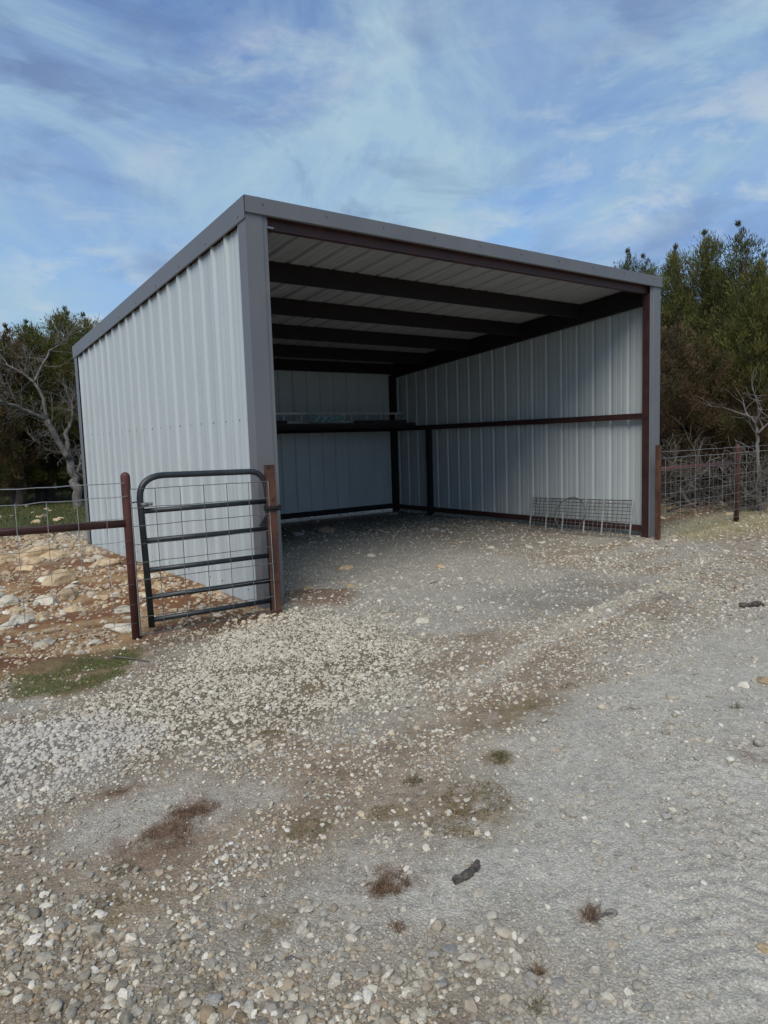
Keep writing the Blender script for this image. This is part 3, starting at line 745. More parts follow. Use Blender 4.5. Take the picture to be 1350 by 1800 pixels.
for i, zz in enumerate((1.23, 1.14, 0.97, 0.80, 0.64, 0.49, 0.35, 0.22, 0.10)):
    wobble_wire(dv*0.0+(0, -0.045, zz), dv*(Lf+3.6)+(0, -0.045, zz-0.02), 0.0036 if i < 2 else 0.0026, 200+i, 0.005, 26, 0.005).build('wire', m_wire, rf)
for j in range(40):
    p = dv*(0.12+j*0.155)+(0, -0.047, 1.14)
    mb = MB(); mb.tube([p, p+(0.01*math.sin(j*1.7), 0, -0.52), p-(0, 0, 1.04)], 0.0022, 4); mb.build('stay', m_wire_dark if j % 3 else m_wire, rf)

# ------------------------------------------------------------------ rocks
def rock_mesh(seed, sub=3, cuts=9, flat=0.62):
    bm = bmesh.new(); bmesh.ops.create_icosphere(bm, subdivisions=sub, radius=1.0)
    rr = np.random.default_rng(seed); co = np.array([v.co[:] for v in bm.verts])
    for k in range(cuts):
        n = rr.normal(size=3); n /= np.linalg.norm(n); d = rr.uniform(0.52, 0.86)
        s = co@n; m_ = s > d; co[m_] -= np.outer(s[m_]-d, n)*0.92
    jj = 0.05*(np.sin(co[:, 0]*5+seed)*np.cos(co[:, 1]*6-seed)+np.sin(co[:, 2]*7+seed*2))
    co = co*(1+jj[:, None])
    co[:, 0] *= rr.uniform(0.85, 1.3); co[:, 1] *= rr.uniform(0.75, 1.0); co[:, 2] *= flat*rr.uniform(0.8, 1.15)
    for v, c in zip(bm.verts, co): v.co = c
    me = bpy.data.meshes.new('rock'); bm.to_mesh(me); bm.free()
    return me
ROCKS = [rock_mesh(100+i) for i in range(9)]
def mat_variants(mat):
    out = []
    for me in ROCKS:
        c = me.copy(); c.materials.append(mat); out.append(c)
    return out
RW, RT_, RG = mat_variants(m_rock_white), mat_variants(m_rock_tan), mat_variants(m_rock_grey)
def rock(name, meshes, p, size, label, group=None, sink=0.3, cat='rock', k=None, rz=None, tilt=0.25, sz=None):
    me = meshes[random.randrange(len(meshes)) if k is None else k]
    o = bpy.data.objects.new(name, me); C.objects.link(o)
    o.location = (p[0], p[1], gz1(p[0], p[1])+size*0.62*(0.5-sink))
    o.rotation_euler = (random.uniform(-tilt, tilt), random.uniform(-tilt, tilt), random.uniform(0, 6.28) if rz is None else rz)
    o.scale = sz if sz else (size, size*random.uniform(0.8, 1.1), size*random.uniform(0.75, 1.1))
    tag(o, label, cat, group); return o
# singled-out rocks on the drive: u, v, half-width px, kind, label
def px_size(u, v, half):
    p = gnd(u, v); return half*np.dot(p-CAM, FW)/F_PX
singles = [
 (743, 1092, 13, 'w', 'smooth white rock alone on the drive in front of the shed'),
 (809, 1068, 9, 'w', 'small cream rock on the drive beyond the smooth white rock'),
 (760, 1026, 10, 'w', 'cream rock with a smaller neighbour, on grey dust in the shed mouth'),
 (780, 1020, 7, 'w', 'small pale rock touching the cream rock in the shed mouth'),
 (691, 1037, 6, 'w', 'tiny white rock on grey dust in the shed mouth'),
 (610, 1000, 13, 't', 'flat tan rock on grey dust inside the shed mouth'),
 (543, 1040, 13, 't', 'tan limestone lump at the gravel bank beside the shed corner trim'),
 (616, 1032, 8, 't', 'small tan block at the end of the reddish gravel bank'),
 (776, 998, 8, 't', 'rounded tan stone on dust in the middle of the shed floor'),
 (653, 978, 7, 'w', 'small white rock on the shed floor ahead of the back wall'),
 (763, 932, 8, 'g', 'grey rock on dark soil near the inner corner post'),
 (690, 904, 9, 'g', 'grey rock at the foot of the inner corner post'),
 (930, 962, 8, 'w', 'white rock, largest of the row on the shed floor near the wire screen'),
 (950, 955, 8, 'w', 'white rock beside the leaning wire screen foot'),
 (575, 935, 14, 't', 'reddish tan flat rock on dark soil before the back wall'),
 (523, 940, 12, 'g', 'low grey rock on dark soil by the left wall inside the shed'),
 (862, 964, 6, 'w', 'small white rock on the shed floor, end of the white row'),
 (1343, 1200, 14, 't', 'big cream rounded rock at the side of the drive by the fence'),
 (1346, 1667, 14, 't', 'tan rounded rock half sunk beside the tyre tread marks'),
 (80, 1140, 17, 'w', 'bright white angular rock alone at the edge of the grass patch'),
 (165, 1134, 13, 'w', 'long white rock lying between grass patch and fence post'),
 (139, 1150, 9, 'w', 'flat thin white flake at the edge of the grass patch'),
 (14, 1108, 16, 'w', 'pointed white slab on red soil beside tan blocks'),
 (16, 1144, 14, 't', 'dull tan rock half buried in red soil by the grass'),
 (92, 1118, 15, 't', 'warm orange tan rock on bare red soil'),
 (220, 1077, 17, 'w', 'flat topped white block beside the fence post'),
 (215, 1112, 22, 'w', 'broad white rock heap stone at the foot of the fence post'),
 (30, 1080, 12, 't', 'cream upright stone on red soil below tan slab'),
 (48, 1095, 18, 'w', 'rough white boulder with broken edges on red soil'),
 (75, 1090, 16, 't', 'square cream block touching the rough white boulder'),
 (129, 1075, 16, 't', 'yellowish tan block on red soil in line with white stones'),
 (110, 1081, 9, 'w', 'small white cube-like stone beside the yellowish tan block'),
 (85, 1065, 18, 'w', 'twin white stones on the tan slab, lower one'),
 (65, 1068, 10, 'w', 'pale upright stone left of the twin white stones'),
 (60, 985, 26, 't', 'long flat brown tan ledge with dark shadow below'),
 (15, 988, 18, 't', 'wide tan slab next to the brown tan ledge'),
 (100, 1028, 28, 't', 'wide cream slab half buried in the red soil'),
 (82, 1024, 16, 'w', 'whitish block lying on the wide cream slab edge'),
 (125, 1036, 10, 'w', 'upright pale stone leaning on the wide cream slab'),
 (146, 1003, 9, 'w', 'small pointed white stone between slab and shed wall'),
 (187, 995, 20, 't', 'long pale low rock close to the shed side wall'),
 (182, 1008, 12, 't', 'orange tan stone below the long pale low rock'),
 (125, 1052, 22, 't', 'long tan ledge stone on red soil before the yellowish block'),
 (157, 966, 7, 'w', 'white round stone near the shed back corner'),
 (275, 1018, 11, 'w', 'pinkish white stone seen through the gate by the side wall'),
 (385, 1046, 9, 't', 'tan upright stone by the side wall behind the gate'),
 (345, 1053, 8, 't', 'ochre stone on the soil behind the gate'),
 (250, 1050, 10, 't', 'reddish brown rock behind the gate beside the fence post'),
]
for (u, v, h, kd, lab) in singles:
    ms = {'w': RW, 't': RT_, 'g': RG}[kd]; s = px_size(u, v, h)
    rock('limestone_rock', ms, gnd(u, v), s*(1.25 if h > 15 else 1.1), lab, sink=0.35 if s < 0.1 else 0.5)
# foreground stones bigger than the gravel
fg = [(792, 1668, 15, 'g', 'grey rounded stone topping the foreground gravel heap'), (822, 1684, 15, 'w', 'pale wedge stone right of the grey rounded stone'),
 (883, 1704, 15, 'w', 'blocky white stone, largest at the gravel and dust edge'), (757, 1677, 13, 'g', 'flat grey stone left of the grey rounded stone'),
 (775, 1728, 12, 'g', 'dark grey angular stone in the gravel heap'), (715, 1746, 12, 'w', 'bluish white stone standing in the gravel heap'),
 (732, 1733, 9, 'w', 'small bluish white stone behind the bluish white stone'), (680, 1718, 13, 'w', 'pale flat stone at the back of the gravel heap'),
 (935, 1732, 13, 'g', 'grey stone sunk in dust beside the blocky white stone'), (985, 1728, 14, 'g', 'long grey stone sunk in the dust'),
 (588, 1730, 15, 'w', 'round pale stone on grey dust, left of the gravel heap'), (437, 1770, 19, 'w', 'large white cube-like stone in the near gravel'),
 (372, 1756, 17, 'g', 'large flat grey stone in the near gravel'), (1177, 1632, 12, 'w', 'white broken stone lying on plain grey dust'),
 (1075, 1605, 15, 'g', 'long grey stone beside the reddish weed tuft'), (1040, 1768, 13, 'g', 'dark oval stone in the near dust'),
 (1137, 1770, 14, 'g', 'flat grey stone in near dust right of the dark oval stone'), (1088, 1500, 9, 'g', 'oval grey stone on open dust'),
 (1050, 1480, 8, 'w', 'small pale oval stone on open dust'), (1170, 1435, 10, 'g', 'grey stone in the row beside the tyre tread'),
 (1185, 1425, 8, 'w', 'white stone in the row beside the tyre tread'), (190, 1765, 13, 'w', 'pale stone among near gravel, left of the flat grey stone'),
 (240, 1774, 12, 'w', 'whitish stone beside the pale stone in near gravel'), (65, 1748, 12, 't', 'tan pebble-like stone in near gravel'),
 (618, 1284, 9, 'g', 'grey stone on the drive between gravel bands'), (740, 1790, 12, 'w', 'white egg shaped stone at the near gravel edge')]
for (u, v, h, kd, lab) in fg:
    ms = {'w': RW, 't': RT_, 'g': RG}[kd]
    rock('loose_stone', ms, gnd(u, v), px_size(u, v, h), lab, sink=0.22, cat='stone')
# the many look-alike rocks on the red soil
placed = 0
while placed < 130:
    x, y = random.uniform(-3.4, -0.12), random.uniform(-0.25, 8.6)
    if random.random() > 0.35+0.65*float(fbm(np.array([x*1.6]), np.array([y*1.6]), 71)[0] > 0.47): continue
    s = min(0.20, 0.035*math.exp(random.gauss(0.25, 0.5)))*(1+0.06*max(y, 0))
    if x > -0.12-s*1.4: continue
    if y > 6.2 and x > 2.5: continue
    white = random.random() < 0.55
    rock('limestone_rock', RW if white else RT_, (x, y), s, 'pale limestone rock scattered on the red soil beside the shed side wall' if white else 'tan limestone rock scattered on the red soil beside the shed side wall',
         'white rocks on the red soil' if white else 'tan rocks on the red soil', sink=0.42, tilt=0.35)
    placed += 1
# rocks in the right yard and lawn
for i in range(45):
    x, y = random.uniform(6.8, 14), random.uniform(0.5, 2.6)
    s = min(0.2, 0.06*math.exp(random.gauss(0.2, 0.5)))
    rock('limestone_rock', RT_ if random.random() < .6 else RW, (x, y), s, 'limestone rock lying on red soil behind the straw-side fence', 'rocks behind the right fence', sink=0.45, tilt=0.3)
for i in range(16):
    p = gnd(random.uniform(-40, 160), random.uniform(886, 925))
    rock('limestone_rock', RT_, p, random.uniform(0.05, 0.11), 'pale limestone rock on the green grass behind the shed', 'rocks on the back grass', sink=0.4)

# ------------------------------------------------------------------ gravel: one object, stones instanced by geometry nodes
def scatter(n, area, dens, seed):
    rr = np.random.default_rng(seed)
    x = rr.uniform(area[0], area[1], n); y = rr.uniform(area[2], area[3], n)
    k = rr.random(n) < dens(x, y); return x[k], y[k]
def gravel_object(name, x, y, size, tint, seed, label, embed=0.25):
    rr = np.random.default_rng(seed); n = len(x)
    z = gz(x, y, zones(x, y))
    scl = np.stack([size*rr.uniform(0.85, 1.3, n), size*rr.uniform(0.75, 1.0, n), size*rr.uniform(0.45, 0.8, n)], 1)
    co = np.stack([x, y, z+scl[:, 2]*(0.5-embed)], 1)
    rot = np.stack([rr.normal(0, 0.3, n), rr.normal(0, 0.3, n), rr.uniform(0, 6.28, n)], 1)
    me = bpy.data.meshes.new(name); me.vertices.add(n); me.vertices.foreach_set('co', co.astype(np.float32).ravel())
    def at(nm, typ, key, arr):
        a_ = me.attributes.new(nm, typ, 'POINT'); a_.data.foreach_set(key, arr.ravel())
    at('scl', 'FLOAT_VECTOR', 'vector', scl.astype(np.float32)); at('rot', 'FLOAT_VECTOR', 'vector', rot.astype(np.float32))
    at('idx', 'INT', 'value', rr.integers(0, 10, n).astype(np.int32))
    tc4 = np.ones((n, 4), np.float32); tc4[:, :3] = tint; at('tint', 'FLOAT_COLOR', 'color', tc4)
    o = link(name, me); tag(o, label, 'gravel', None, 'stuff')
    md = o.modifiers.new('stones', 'NODES'); md.node_group = stone_group(); return o
_sg = None
def stone_group():
    global _sg
    if _sg: return _sg
    t = bpy.data.node_groups.new('stones', 'GeometryNodeTree'); _sg = t
    t.interface.new_socket('Geometry', in_out='INPUT', socket_type='NodeSocketGeometry')
    t.interface.new_socket('Geometry', in_out='OUTPUT', socket_type='NodeSocketGeometry')
    N = t.nodes.new; L = t.links.new
    gi, go = N('NodeGroupInput'), N('NodeGroupOutput')
    join = N('GeometryNodeJoinGeometry')
    for k in range(10):
        ico = N('GeometryNodeMeshIcoSphere'); ico.inputs['Radius'].default_value = 1.0; ico.inputs['Subdivisions'].default_value = 2
        ps = N('GeometryNodeInputPosition'); nz = N('ShaderNodeTexNoise'); nz.noise_dimensions = '4D'
        nz.inputs['W'].default_value = k*7.3+1.1; nz.inputs['Scale'].default_value = 0.75+0.08*(k % 4); nz.inputs['Detail'].default_value = 2.0
        L(ps.outputs[0], nz.inputs['Vector'])
        sub = N('ShaderNodeVectorMath'); sub.operation = 'SUBTRACT'; L(nz.outputs['Color'], sub.inputs[0]); sub.inputs[1].default_value = (0.5, 0.5, 0.5)
        sc = N('ShaderNodeVectorMath'); sc.operation = 'SCALE'; L(sub.outputs[0], sc.inputs[0]); sc.inputs['Scale'].default_value = 1.7+0.15*(k % 3)
        sp = N('GeometryNodeSetPosition'); L(ico.outputs['Mesh'], sp.inputs['Geometry']); L(sc.outputs[0], sp.inputs['Offset'])
        ss = N('GeometryNodeSetShadeSmooth'); L(sp.outputs[0], ss.inputs[0]); ss.inputs['Shade Smooth'].default_value = (k % 3 == 0)
        sm = N('GeometryNodeSetMaterial'); sm.inputs['Material'].default_value = m_gravel; L(ss.outputs[0], sm.inputs[0])
        gi_ = N('GeometryNodeGeometryToInstance'); L(sm.outputs[0], gi_.inputs[0]); L(gi_.outputs[0], join.inputs[0])
    ip = N('GeometryNodeInstanceOnPoints'); L(gi.outputs[0], ip.inputs['Points']); L(join.outputs[0], ip.inputs['Instance'])
    ip.inputs['Pick Instance'].default_value = True
    def named(nm, typ):
        a_ = N('GeometryNodeInputNamedAttribute'); a_.data_type = typ; a_.inputs['Name'].default_value = nm; return a_.outputs['Attribute']
    L(named('idx', 'INT'), ip.inputs['Instance Index']); L(named('rot', 'FLOAT_VECTOR'), ip.inputs['Rotation']); L(named('scl', 'FLOAT_VECTOR'), ip.inputs['Scale'])
    L(ip.outputs[0], go.inputs[0]); return t

def gravel_density(x, y):
    """stones per m2, before thinning with distance"""
    z = zones(x, y); n = fbm(x*2.6, y*2.6, 81, 4); n2 = fbm(x*0.9, y*0.9, 83, 3)
    d = 900+2200*smooth(0.42, 0.66, n)*smooth(0.3, 0.6, n2)+500*smooth(0.4, 0.6, n)
    def put(v, key, k=1.0):
        nonlocal d
        f = np.clip(z[key]*k, 0, 1); d = d*(1-f)+v*f
    put(1100+1700*smooth(0.45, 0.65, n), 'brown', 0.8)
    put(2300+2300*smooth(0.35, 0.6, n), 'white'); put(2400+2400*smooth(0.35, 0.6, n), 'whiteL')
    put(1600+1800*n, 'roadg', 0.9)
    put(500+1500*smooth(0.42, 0.70, n), 'fines'); put(700+900*n, 'fines2')
    put(900+900*n, 'inside', 0.8); put(550+600*n, 'shed', 0.7); put(500, 'dark', 0.6); put(4200, 'line', 0.9)
    put(2200+4000*smooth(0.34, 0.60, n), 'bed')
    put(300, 'backsoil'); put(260+700*smooth(0.47, 0.62, n), 'red'); put(250, 'bank'); put(3000, 'wp2', 0.8); put(80, 'green', 0.9); put(700, 'bank2'); put(500, 'litter'); put(60, 'lawn'); put(420, 'yard'); put(500, 'straw', 0.7)
    for (u, v, rx, ry, k) in WEED_MATS:
        p = gnd(u, v); d = d*(1-0.8*np.exp(-(((x-p[0])/rx)**2+((y-p[1])/ry)**2)))
    pw_ = gnd(215, 1155); d = d*(1-0.85*np.exp(-(((x-pw_[0])/0.45)**2+((y-pw_[1])/0.16)**2)))
    return d
def gravel_tints(x, y, seed):
    rr = np.random.default_rng(seed); n = len(x); z = zones(x, y)
    pal = np.array([(0.44, 0.405, 0.34), (0.52, 0.48, 0.405), (0.33, 0.30, 0.25), (0.46, 0.38, 0.275), (0.36, 0.28, 0.195), (0.62, 0.58, 0.49), (0.40, 0.38, 0.34)])
    c = pal[rr.choice(len(pal), n, p=[.22, .2, .16, .14, .07, .11, .10])]
    c = c*np.exp(rr.normal(0, 0.20, n))[:, None]
    cr = np.array([0.68, 0.63, 0.52]); f = np.clip(z['white']*0.55, 0, 1)[:, None]; c = c*(1-f)+cr*rr.uniform(0.85, 1.12, n)[:, None]*f
    f = (z['whiteL']*0.75)[:, None]; c = c*(1-f)+np.array([0.54, 0.515, 0.475])*rr.uniform(0.85, 1.15, n)[:, None]*f
    f = np.clip(z['fines']+z['fines2']+z['shed']*.7, 0, 1)[:, None]*0.6; c = c*(1-f)+np.array([0.43, 0.41, 0.36])*rr.uniform(0.85, 1.2, n)[:, None]*f
    f = (z['red']*0.55)[:, None]; c = c*(1-f)+np.array([0.52, 0.385, 0.24])*rr.uniform(0.7, 1.25, n)[:, None]*f
    f = (z['backsoil']*0.7)[:, None]; c = c*(1-f)+np.array([0.14, 0.11, 0.085])*rr.uniform(0.6, 1.5, n)[:, None]*f
    f = np.clip(z['yard']*0.7+z['straw']*.5, 0, 1)[:, None]; c = c*(1-f)+np.array([0.36, 0.28, 0.19])*rr.uniform(0.7, 1.3, n)[:, None]*f
    b_ = z['bed'][:, None]; c = c*(1-b_*0.14)*(1-b_*np.array([0, 0.015, 0.05]))
    k_ = rr.random(n) < 0.07; c[k_] = np.array([0.70, 0.665, 0.59])*rr.uniform(0.9, 1.1, (k_.sum(), 1))
    return np.clip(c, 0.02, 0.78)
def cam_r(x, y): return np.hypot(x-CAM[0], y-CAM[1])
def visible(x, y, margin=0.16):
    dx, dy = x-CAM[0], y-CAM[1]; f = dx*FW[0]+dy*FW[1]; r = dx*RT[0]+dy*RT[1]
    return (f > 0.4) & (np.abs(r) < (675/F_PX+margin)*f+0.6)
gx_all, gy_all, gs_all = [], [], []
rr = np.random.default_rng(5)
for (r0, r1, mult, smin, smu, sig, smax, seed) in ((0.0, 3.4, 1.25, 0.0026, 0.0054, 0.46, 0.0155, 1), (3.4, 6.0, 0.95, 0.0045, 0.0068, 0.42, 0.020, 2), (6.0, 9.5, 0.42, 0.0065, 0.0096, 0.36, 0.026, 3), (9.5, 16.0, 0.13, 0.010, 0.0155, 0.3, 0.04, 4)):
    R_ = r1+0.1; ar = (CAM[0]-R_, CAM[0]+R_, CAM[1]-0.5, CAM[1]+R_)
    A = (ar[1]-ar[0])*(ar[3]-ar[2]); dmax = 6300*mult; n = int(A*dmax)
    x = rr.uniform(ar[0], ar[1], n); y = rr.uniform(ar[2], ar[3], n); r = cam_r(x, y)
    k = (r >= r0) & (r < r1) & visible(x, y); x, y = x[k], y[k]
    k = rr.random(len(x)) < gravel_density(x, y)*mult/dmax; x, y = x[k], y[k]
    # nothing under the shed's posts or in the wall sheets
    k = ~((np.abs(x+0.02) < 0.05) & (y > -0.05) & (y < 6.2)); x, y = x[k], y[k]
    z_ = zones(x, y); s = np.clip(smu*np.exp(rr.normal(0, sig, len(x))), smin, smax)
    s = s*np.exp(0.45*(fbm(x*9, y*9, 87)-0.5))*(1+z_['bed']*np.where(rr.random(len(x)) < 0.30, 0.70, 0.05)+0.2*z_['whiteL']+z_['fines']*np.where(rr.random(len(x)) < 0.12, 0.6, -0.18)+0.7*z_['red']-0.2*z_['inside'])
    gx_all.append(x); gy_all.append(y); gs_all.append(s)
gxv, gyv, gsv = map(np.concatenate, (gx_all, gy_all, gs_all))
print('gravel stones', len(gxv))
gravel_object('gravel', gxv, gyv, gsv, gravel_tints(gxv, gyv, 3), 11, 'pale limestone gravel spread over the drive and shed floor')

# ------------------------------------------------------------------ grass and weeds
def blades(x, y, z, h, wdt, col, seed, lean=0.5):
    """two-segment bent blades as one vertex/face set"""
    rr = np.random.default_rng(seed); n = len(x); a = rr.uniform(0, 6.28, n); l = lean*rr.uniform(0.2, 1.3, n)*h
    dx, dy = np.cos(a), np.sin(a); sx_, sy_ = -dy*wdt/2, dx*wdt/2
    v = np.zeros((n, 5, 3)); b_ = np.stack([x, y, z], 1)
    v[:, 0] = b_+np.stack([sx_, sy_, 0*x], 1); v[:, 1] = b_-np.stack([sx_, sy_, 0*x], 1)
    m_ = b_+np.stack([dx*l*0.35, dy*l*0.35, h*0.6], 1)
    v[:, 2] = m_-np.stack([sx_, sy_, 0*x], 1)*0.7; v[:, 3] = m_+np.stack([sx_, sy_, 0*x], 1)*0.7
    v[:, 4] = b_+np.stack([dx*l, dy*l, h*np.clip(1-0.3*l/h, 0.2, 1)], 1)
    f = np.array([(0, 1, 2), (0, 2, 3), (3, 2, 4)])[None]+np.arange(n)[:, None, None]*5
    return v.reshape(-1, 3), f.reshape(-1, 3), np.repeat(col, 5, axis=0)
def grass_stuff(name, x, y, h, wdt, pal, seed, label, lean=0.5):
    rr = np.random.default_rng(seed); c = np.array(pal)[rr.integers(0, len(pal), len(x))]*rr.uniform(0.7, 1.25, (len(x), 1))
    v, f, cc = blades(x, y, gz(x, y)-0.004, h*rr.uniform(0.5, 1.3, len(x)), wdt, c, seed, lean)
    o = link(name, np_mesh(name, v, f, cc), m_blade); tag(o, label, 'grass', None, 'stuff'); return o
def in_mask(poly, n, seed, soft=0.08, warp=0.12, thr=0.5):
    rr = np.random.default_rng(seed); lo, hi = poly.min(0)-0.3, poly.max(0)+0.3
    x = rr.uniform(lo[0], hi[0], n); y = rr.uniform(lo[1], hi[1], n)
    k = rr.random(n) < poly_mask(x, y, poly, soft, warp, 15, 3)*smooth(0.30, 0.55, fbm(x*7, y*7, 91)); return x[k], y[k]
x, y = in_mask(P_GREEN, 42000, 5)
grass_stuff('grass_patch', x, y, 0.020, 0.0030, [(0.10, 0.19, 0.035), (0.13, 0.21, 0.05), (0.17, 0.19, 0.065), (0.22, 0.18, 0.09)], 6, 'short green grass patch at the gravel edge by the fence', 0.9)
rr = np.random.default_rng(8)
x = rr.uniform(-4, 8, 36000); y = rr.uniform(7.5, 22, 36000); k = rr.random(36000) < zones(x, y)['lawn']; x, y = x[k], y[k]
grass_stuff('lawn_grass', x, y, 0.06, 0.014, [(0.07, 0.10, 0.026), (0.09, 0.11, 0.034), (0.115, 0.11, 0.045)], 9, 'low green grass behind the shed under the trees', 0.7)
x, y = in_mask(P_STRAW, 30000, 12, 0.35, 0.3)
grass_stuff('straw_grass', x, y, 0.045, 0.006, [(0.52, 0.46, 0.26), (0.42, 0.38, 0.20), (0.32, 0.30, 0.14), (0.58, 0.52, 0.32)], 13, 'pale dry straw grass at the foot of the pipe fence beside the drive', 1.8)
# thin weeds at the foot of the gate and the shed wall
pa, pb = gnd(230, 1140), gnd(480, 1085)
rr = np.random.default_rng(14); n = 2600; s_ = rr.random(n); x = pa[0]+(pb[0]-pa[0])*s_+rr.normal(0, .05, n); y = pa[1]+(pb[1]-pa[1])*s_+rr.normal(0, 0.10, n)-0.02
k = fbm(x*5, y*5, 95) > 0.46; x, y = x[k], y[k]
grass_stuff('gate_weeds', x, y, 0.022, 0.0028, [(0.10, 0.095, 0.04), (0.075, 0.085, 0.03), (0.17, 0.13, 0.07), (0.14, 0.09, 0.05)], 15, 'thin low weeds at the foot of the bow gate', 1.2)
x = np.concatenate([gnd(u, v)[0]+rr.normal(0, .28, 500) for u, v in ((420, 1215), (540, 1180), (330, 1245), (470, 1255), (600, 1200))]); y = np.concatenate([gnd(u, v)[1]+rr.normal(0, .16, 500) for u, v in ((420, 1215), (540, 1180), (330, 1245), (470, 1255), (600, 1200))])
grass_stuff('gravel_weeds', x, y, 0.016, 0.0026, [(0.09, 0.09, 0.04), (0.13, 0.105, 0.06), (0.16, 0.12, 0.075)], 16, 'tiny weeds growing through the white gravel before the gate', 1.2)

def weed(u, v, r, h, n, pal, label, group=None, seed=0):
    p = gnd(u, v); rr = np.random.default_rng(seed+300)
    a = rr.uniform(0, 6.28, n); q = np.sqrt(rr.random(n))*r
    x = q*np.cos(a); y = q*np.sin(a)*0.85; keep = fbm(x*30+seed*3.1, y*30, 97) > 0.42; x, y = x[keep], y[keep]
    c = np.array(pal)[rr.integers(0, len(pal), len(x))]*rr.uniform(0.6, 1.2, (len(x), 1))
    z = gz(x+p[0], y+p[1])-0.003
    vv, ff, cc = blades(x, y, z, h*rr.uniform(0.4, 1.3, len(x)), 0.0024, c, seed, 1.6)
    o = link('dry_weed', np_mesh('dry_weed', vv, ff, cc), m_blade); o.location = (p[0], p[1], 0)
    return tag(o, label, 'weed', group)
BR = [(0.24, 0.15, 0.09), (0.15, 0.09, 0.055), (0.30, 0.21, 0.13)]; TAN = [(0.36, 0.28, 0.16), (0.28, 0.21, 0.12), (0.20, 0.145, 0.08), (0.42, 0.34, 0.21)]; GRN = [(0.17, 0.17, 0.075), (0.22, 0.19, 0.10), (0.27, 0.20, 0.115)]
for i, (u, v, r, h, n, pal, lab) in enumerate([
 (835, 1400, .16, .018, 1500, TAN, 'flattened tan dead grass mat on the grey dust'), (800, 1445, .12, .016, 900, TAN, 'brown dead grass mat joined to the tan one on grey dust'),
 (686, 1556, .065, .030, 420, BR, 'bushy reddish brown dead weed near the dark stick'), (672, 1548, .10, .014, 400, BR, 'thin brown weed litter around the bushy dead weed'),
 (330, 1437, .10, .028, 420, BR, 'dark reddish dead weed clump on the gravel ridge'), (290, 1466, .11, .024, 420, BR, 'rust brown dead weed strip below the dark clump on the ridge'), (360, 1418, .07, .024, 260, BR, 'small rust brown weed at the top of the gravel ridge'),
 (880, 1331, .055, .034, 260, GRN, 'single olive weed tuft beside the brown gravel'), (728, 1370, .05, .022, 220, GRN, 'small green weed tuft on brown gravel'), (1043, 1607, .035, .030, 200, BR, 'reddish weed tuft beside the long grey stone'),
 (472, 1290, .06, .020, 220, GRN, 'olive weed by the end of the white gravel'), (205, 1392, .05, .016, 180, BR, 'brown weed in the bare patch below white gravel'), (940, 1710, .03, .024, 130, BR, 'dark weed between blocky white and pale stones'),
 (540, 1450, .09, .018, 420, GRN, 'low olive weed on brown gravel, left of the tan mat'), (672, 1425, .07, .016, 260, TAN, 'faint tan weed between olive weed and tan mat'), (1293, 1243, .04, .022, 160, GRN, 'dark green weed near the big cream rock'),
 (935, 1240, .12, .012, 420, GRN, 'thin olive weed spread on brown gravel before the drive'), (185, 1580, .06, .016, 200, GRN, 'thin weed on the left gravel slope'), (1000, 1205, .06, .02, 160, GRN, 'small dark weed at the edge of grey road gravel'),
 (945, 1770, .03, .02, 90, GRN, 'green brown weed in dust below the grey sunk stone'), (210, 1522, .05, .02, 160, GRN, 'greenish weed tuft at the lower end of the gravel ridge'), (697, 1628, .03, .02, 110, BR, 'small dark weed below the bushy dead weed')]):
    weed(u, v, r, h, n, pal, lab, None, i)
# dark stick and other litter on the drive
p0, p1 = gnd(797, 1553), gnd(840, 1520); dd = p1-p0; Lp = np.linalg.norm(dd)
pts = []; rs = []
for k in range(13):
    s = k/12; q = p0+dd*s+np.array([dd[1], -dd[0], 0])*0.13*math.sin(s*math.pi)
    q[2] = gz1(q[0], q[1])+0.012; pts.append(q-p0); rs.append(0.0135*(0.6+0.45*math.sin(math.pi*min(1, .15+s*.85))**0.5)*(1+0.10*math.sin(k*2.7)*math.sin(k*1.3)))
mb = MB(); mb.tube(pts, rs, 12); jr = np.random.default_rng(19); mb.v = [(a_+jr.normal(0, .0014), b_+jr.normal(0, .0014), c_+jr.normal(0, .0016)) for a_, b_, c_ in mb.v]; o = mb.build('bark_stick', m_deadwood); o.location = p0
tag(o, 'short curved dark bark stick lying on the grey dust', 'stick')
pc = gnd(1320, 1068); mb = MB()
for (dx, rr_) in ((-0.06, .02), (0.0, .024), (0.07, .022)): pass
pts = [np.array([dx*RT[0], dx*RT[1], 0.022+0.010*math.sin(dx*40)]) for dx in np.linspace(-0.10, 0.11, 9)]
mb.tube(pts, [0.010, .022, .026, .02, .016, .022, .027, .022, .009], 8); o = mb.build('dark_clod', m_deadwood, smooth=True); o.location = (pc[0], pc[1], gz1(pc[0], pc[1]))
tag(o, 'dark lumpy clod lying on the pale drive gravel', 'clod')
for i, (u0, v0, u1, v1, r_, lab) in enumerate([(200, 1157, 262, 1165, .006, 'thin grey twig on bare soil below the fence post'), (1048, 1618, 1085, 1608, .004, 'thin pale twig beside the reddish weed tuft'), (500, 1688, 530, 1690, .003, 'short straw coloured stem on the near grey dust'), (0, 1594, 22, 1595, .003, 'pale straw stem on the left gravel')]):
    a_, b_ = gnd(u0, v0), gnd(u1, v1); a_[2] = gz1(a_[0], a_[1])+0.012; b_[2] = gz1(b_[0], b_[1])+0.010
    m_ = (a_+b_)/2+np.array([0, 0.01, 0.004]); mb = MB(); mb.tube([(0, 0, 0), m_-a_, b_-a_], [r_, r_*.9, r_*.6], 6); o = mb.build('twig', m_twig, smooth=True); o.location = a_; tag(o, lab, 'twig')

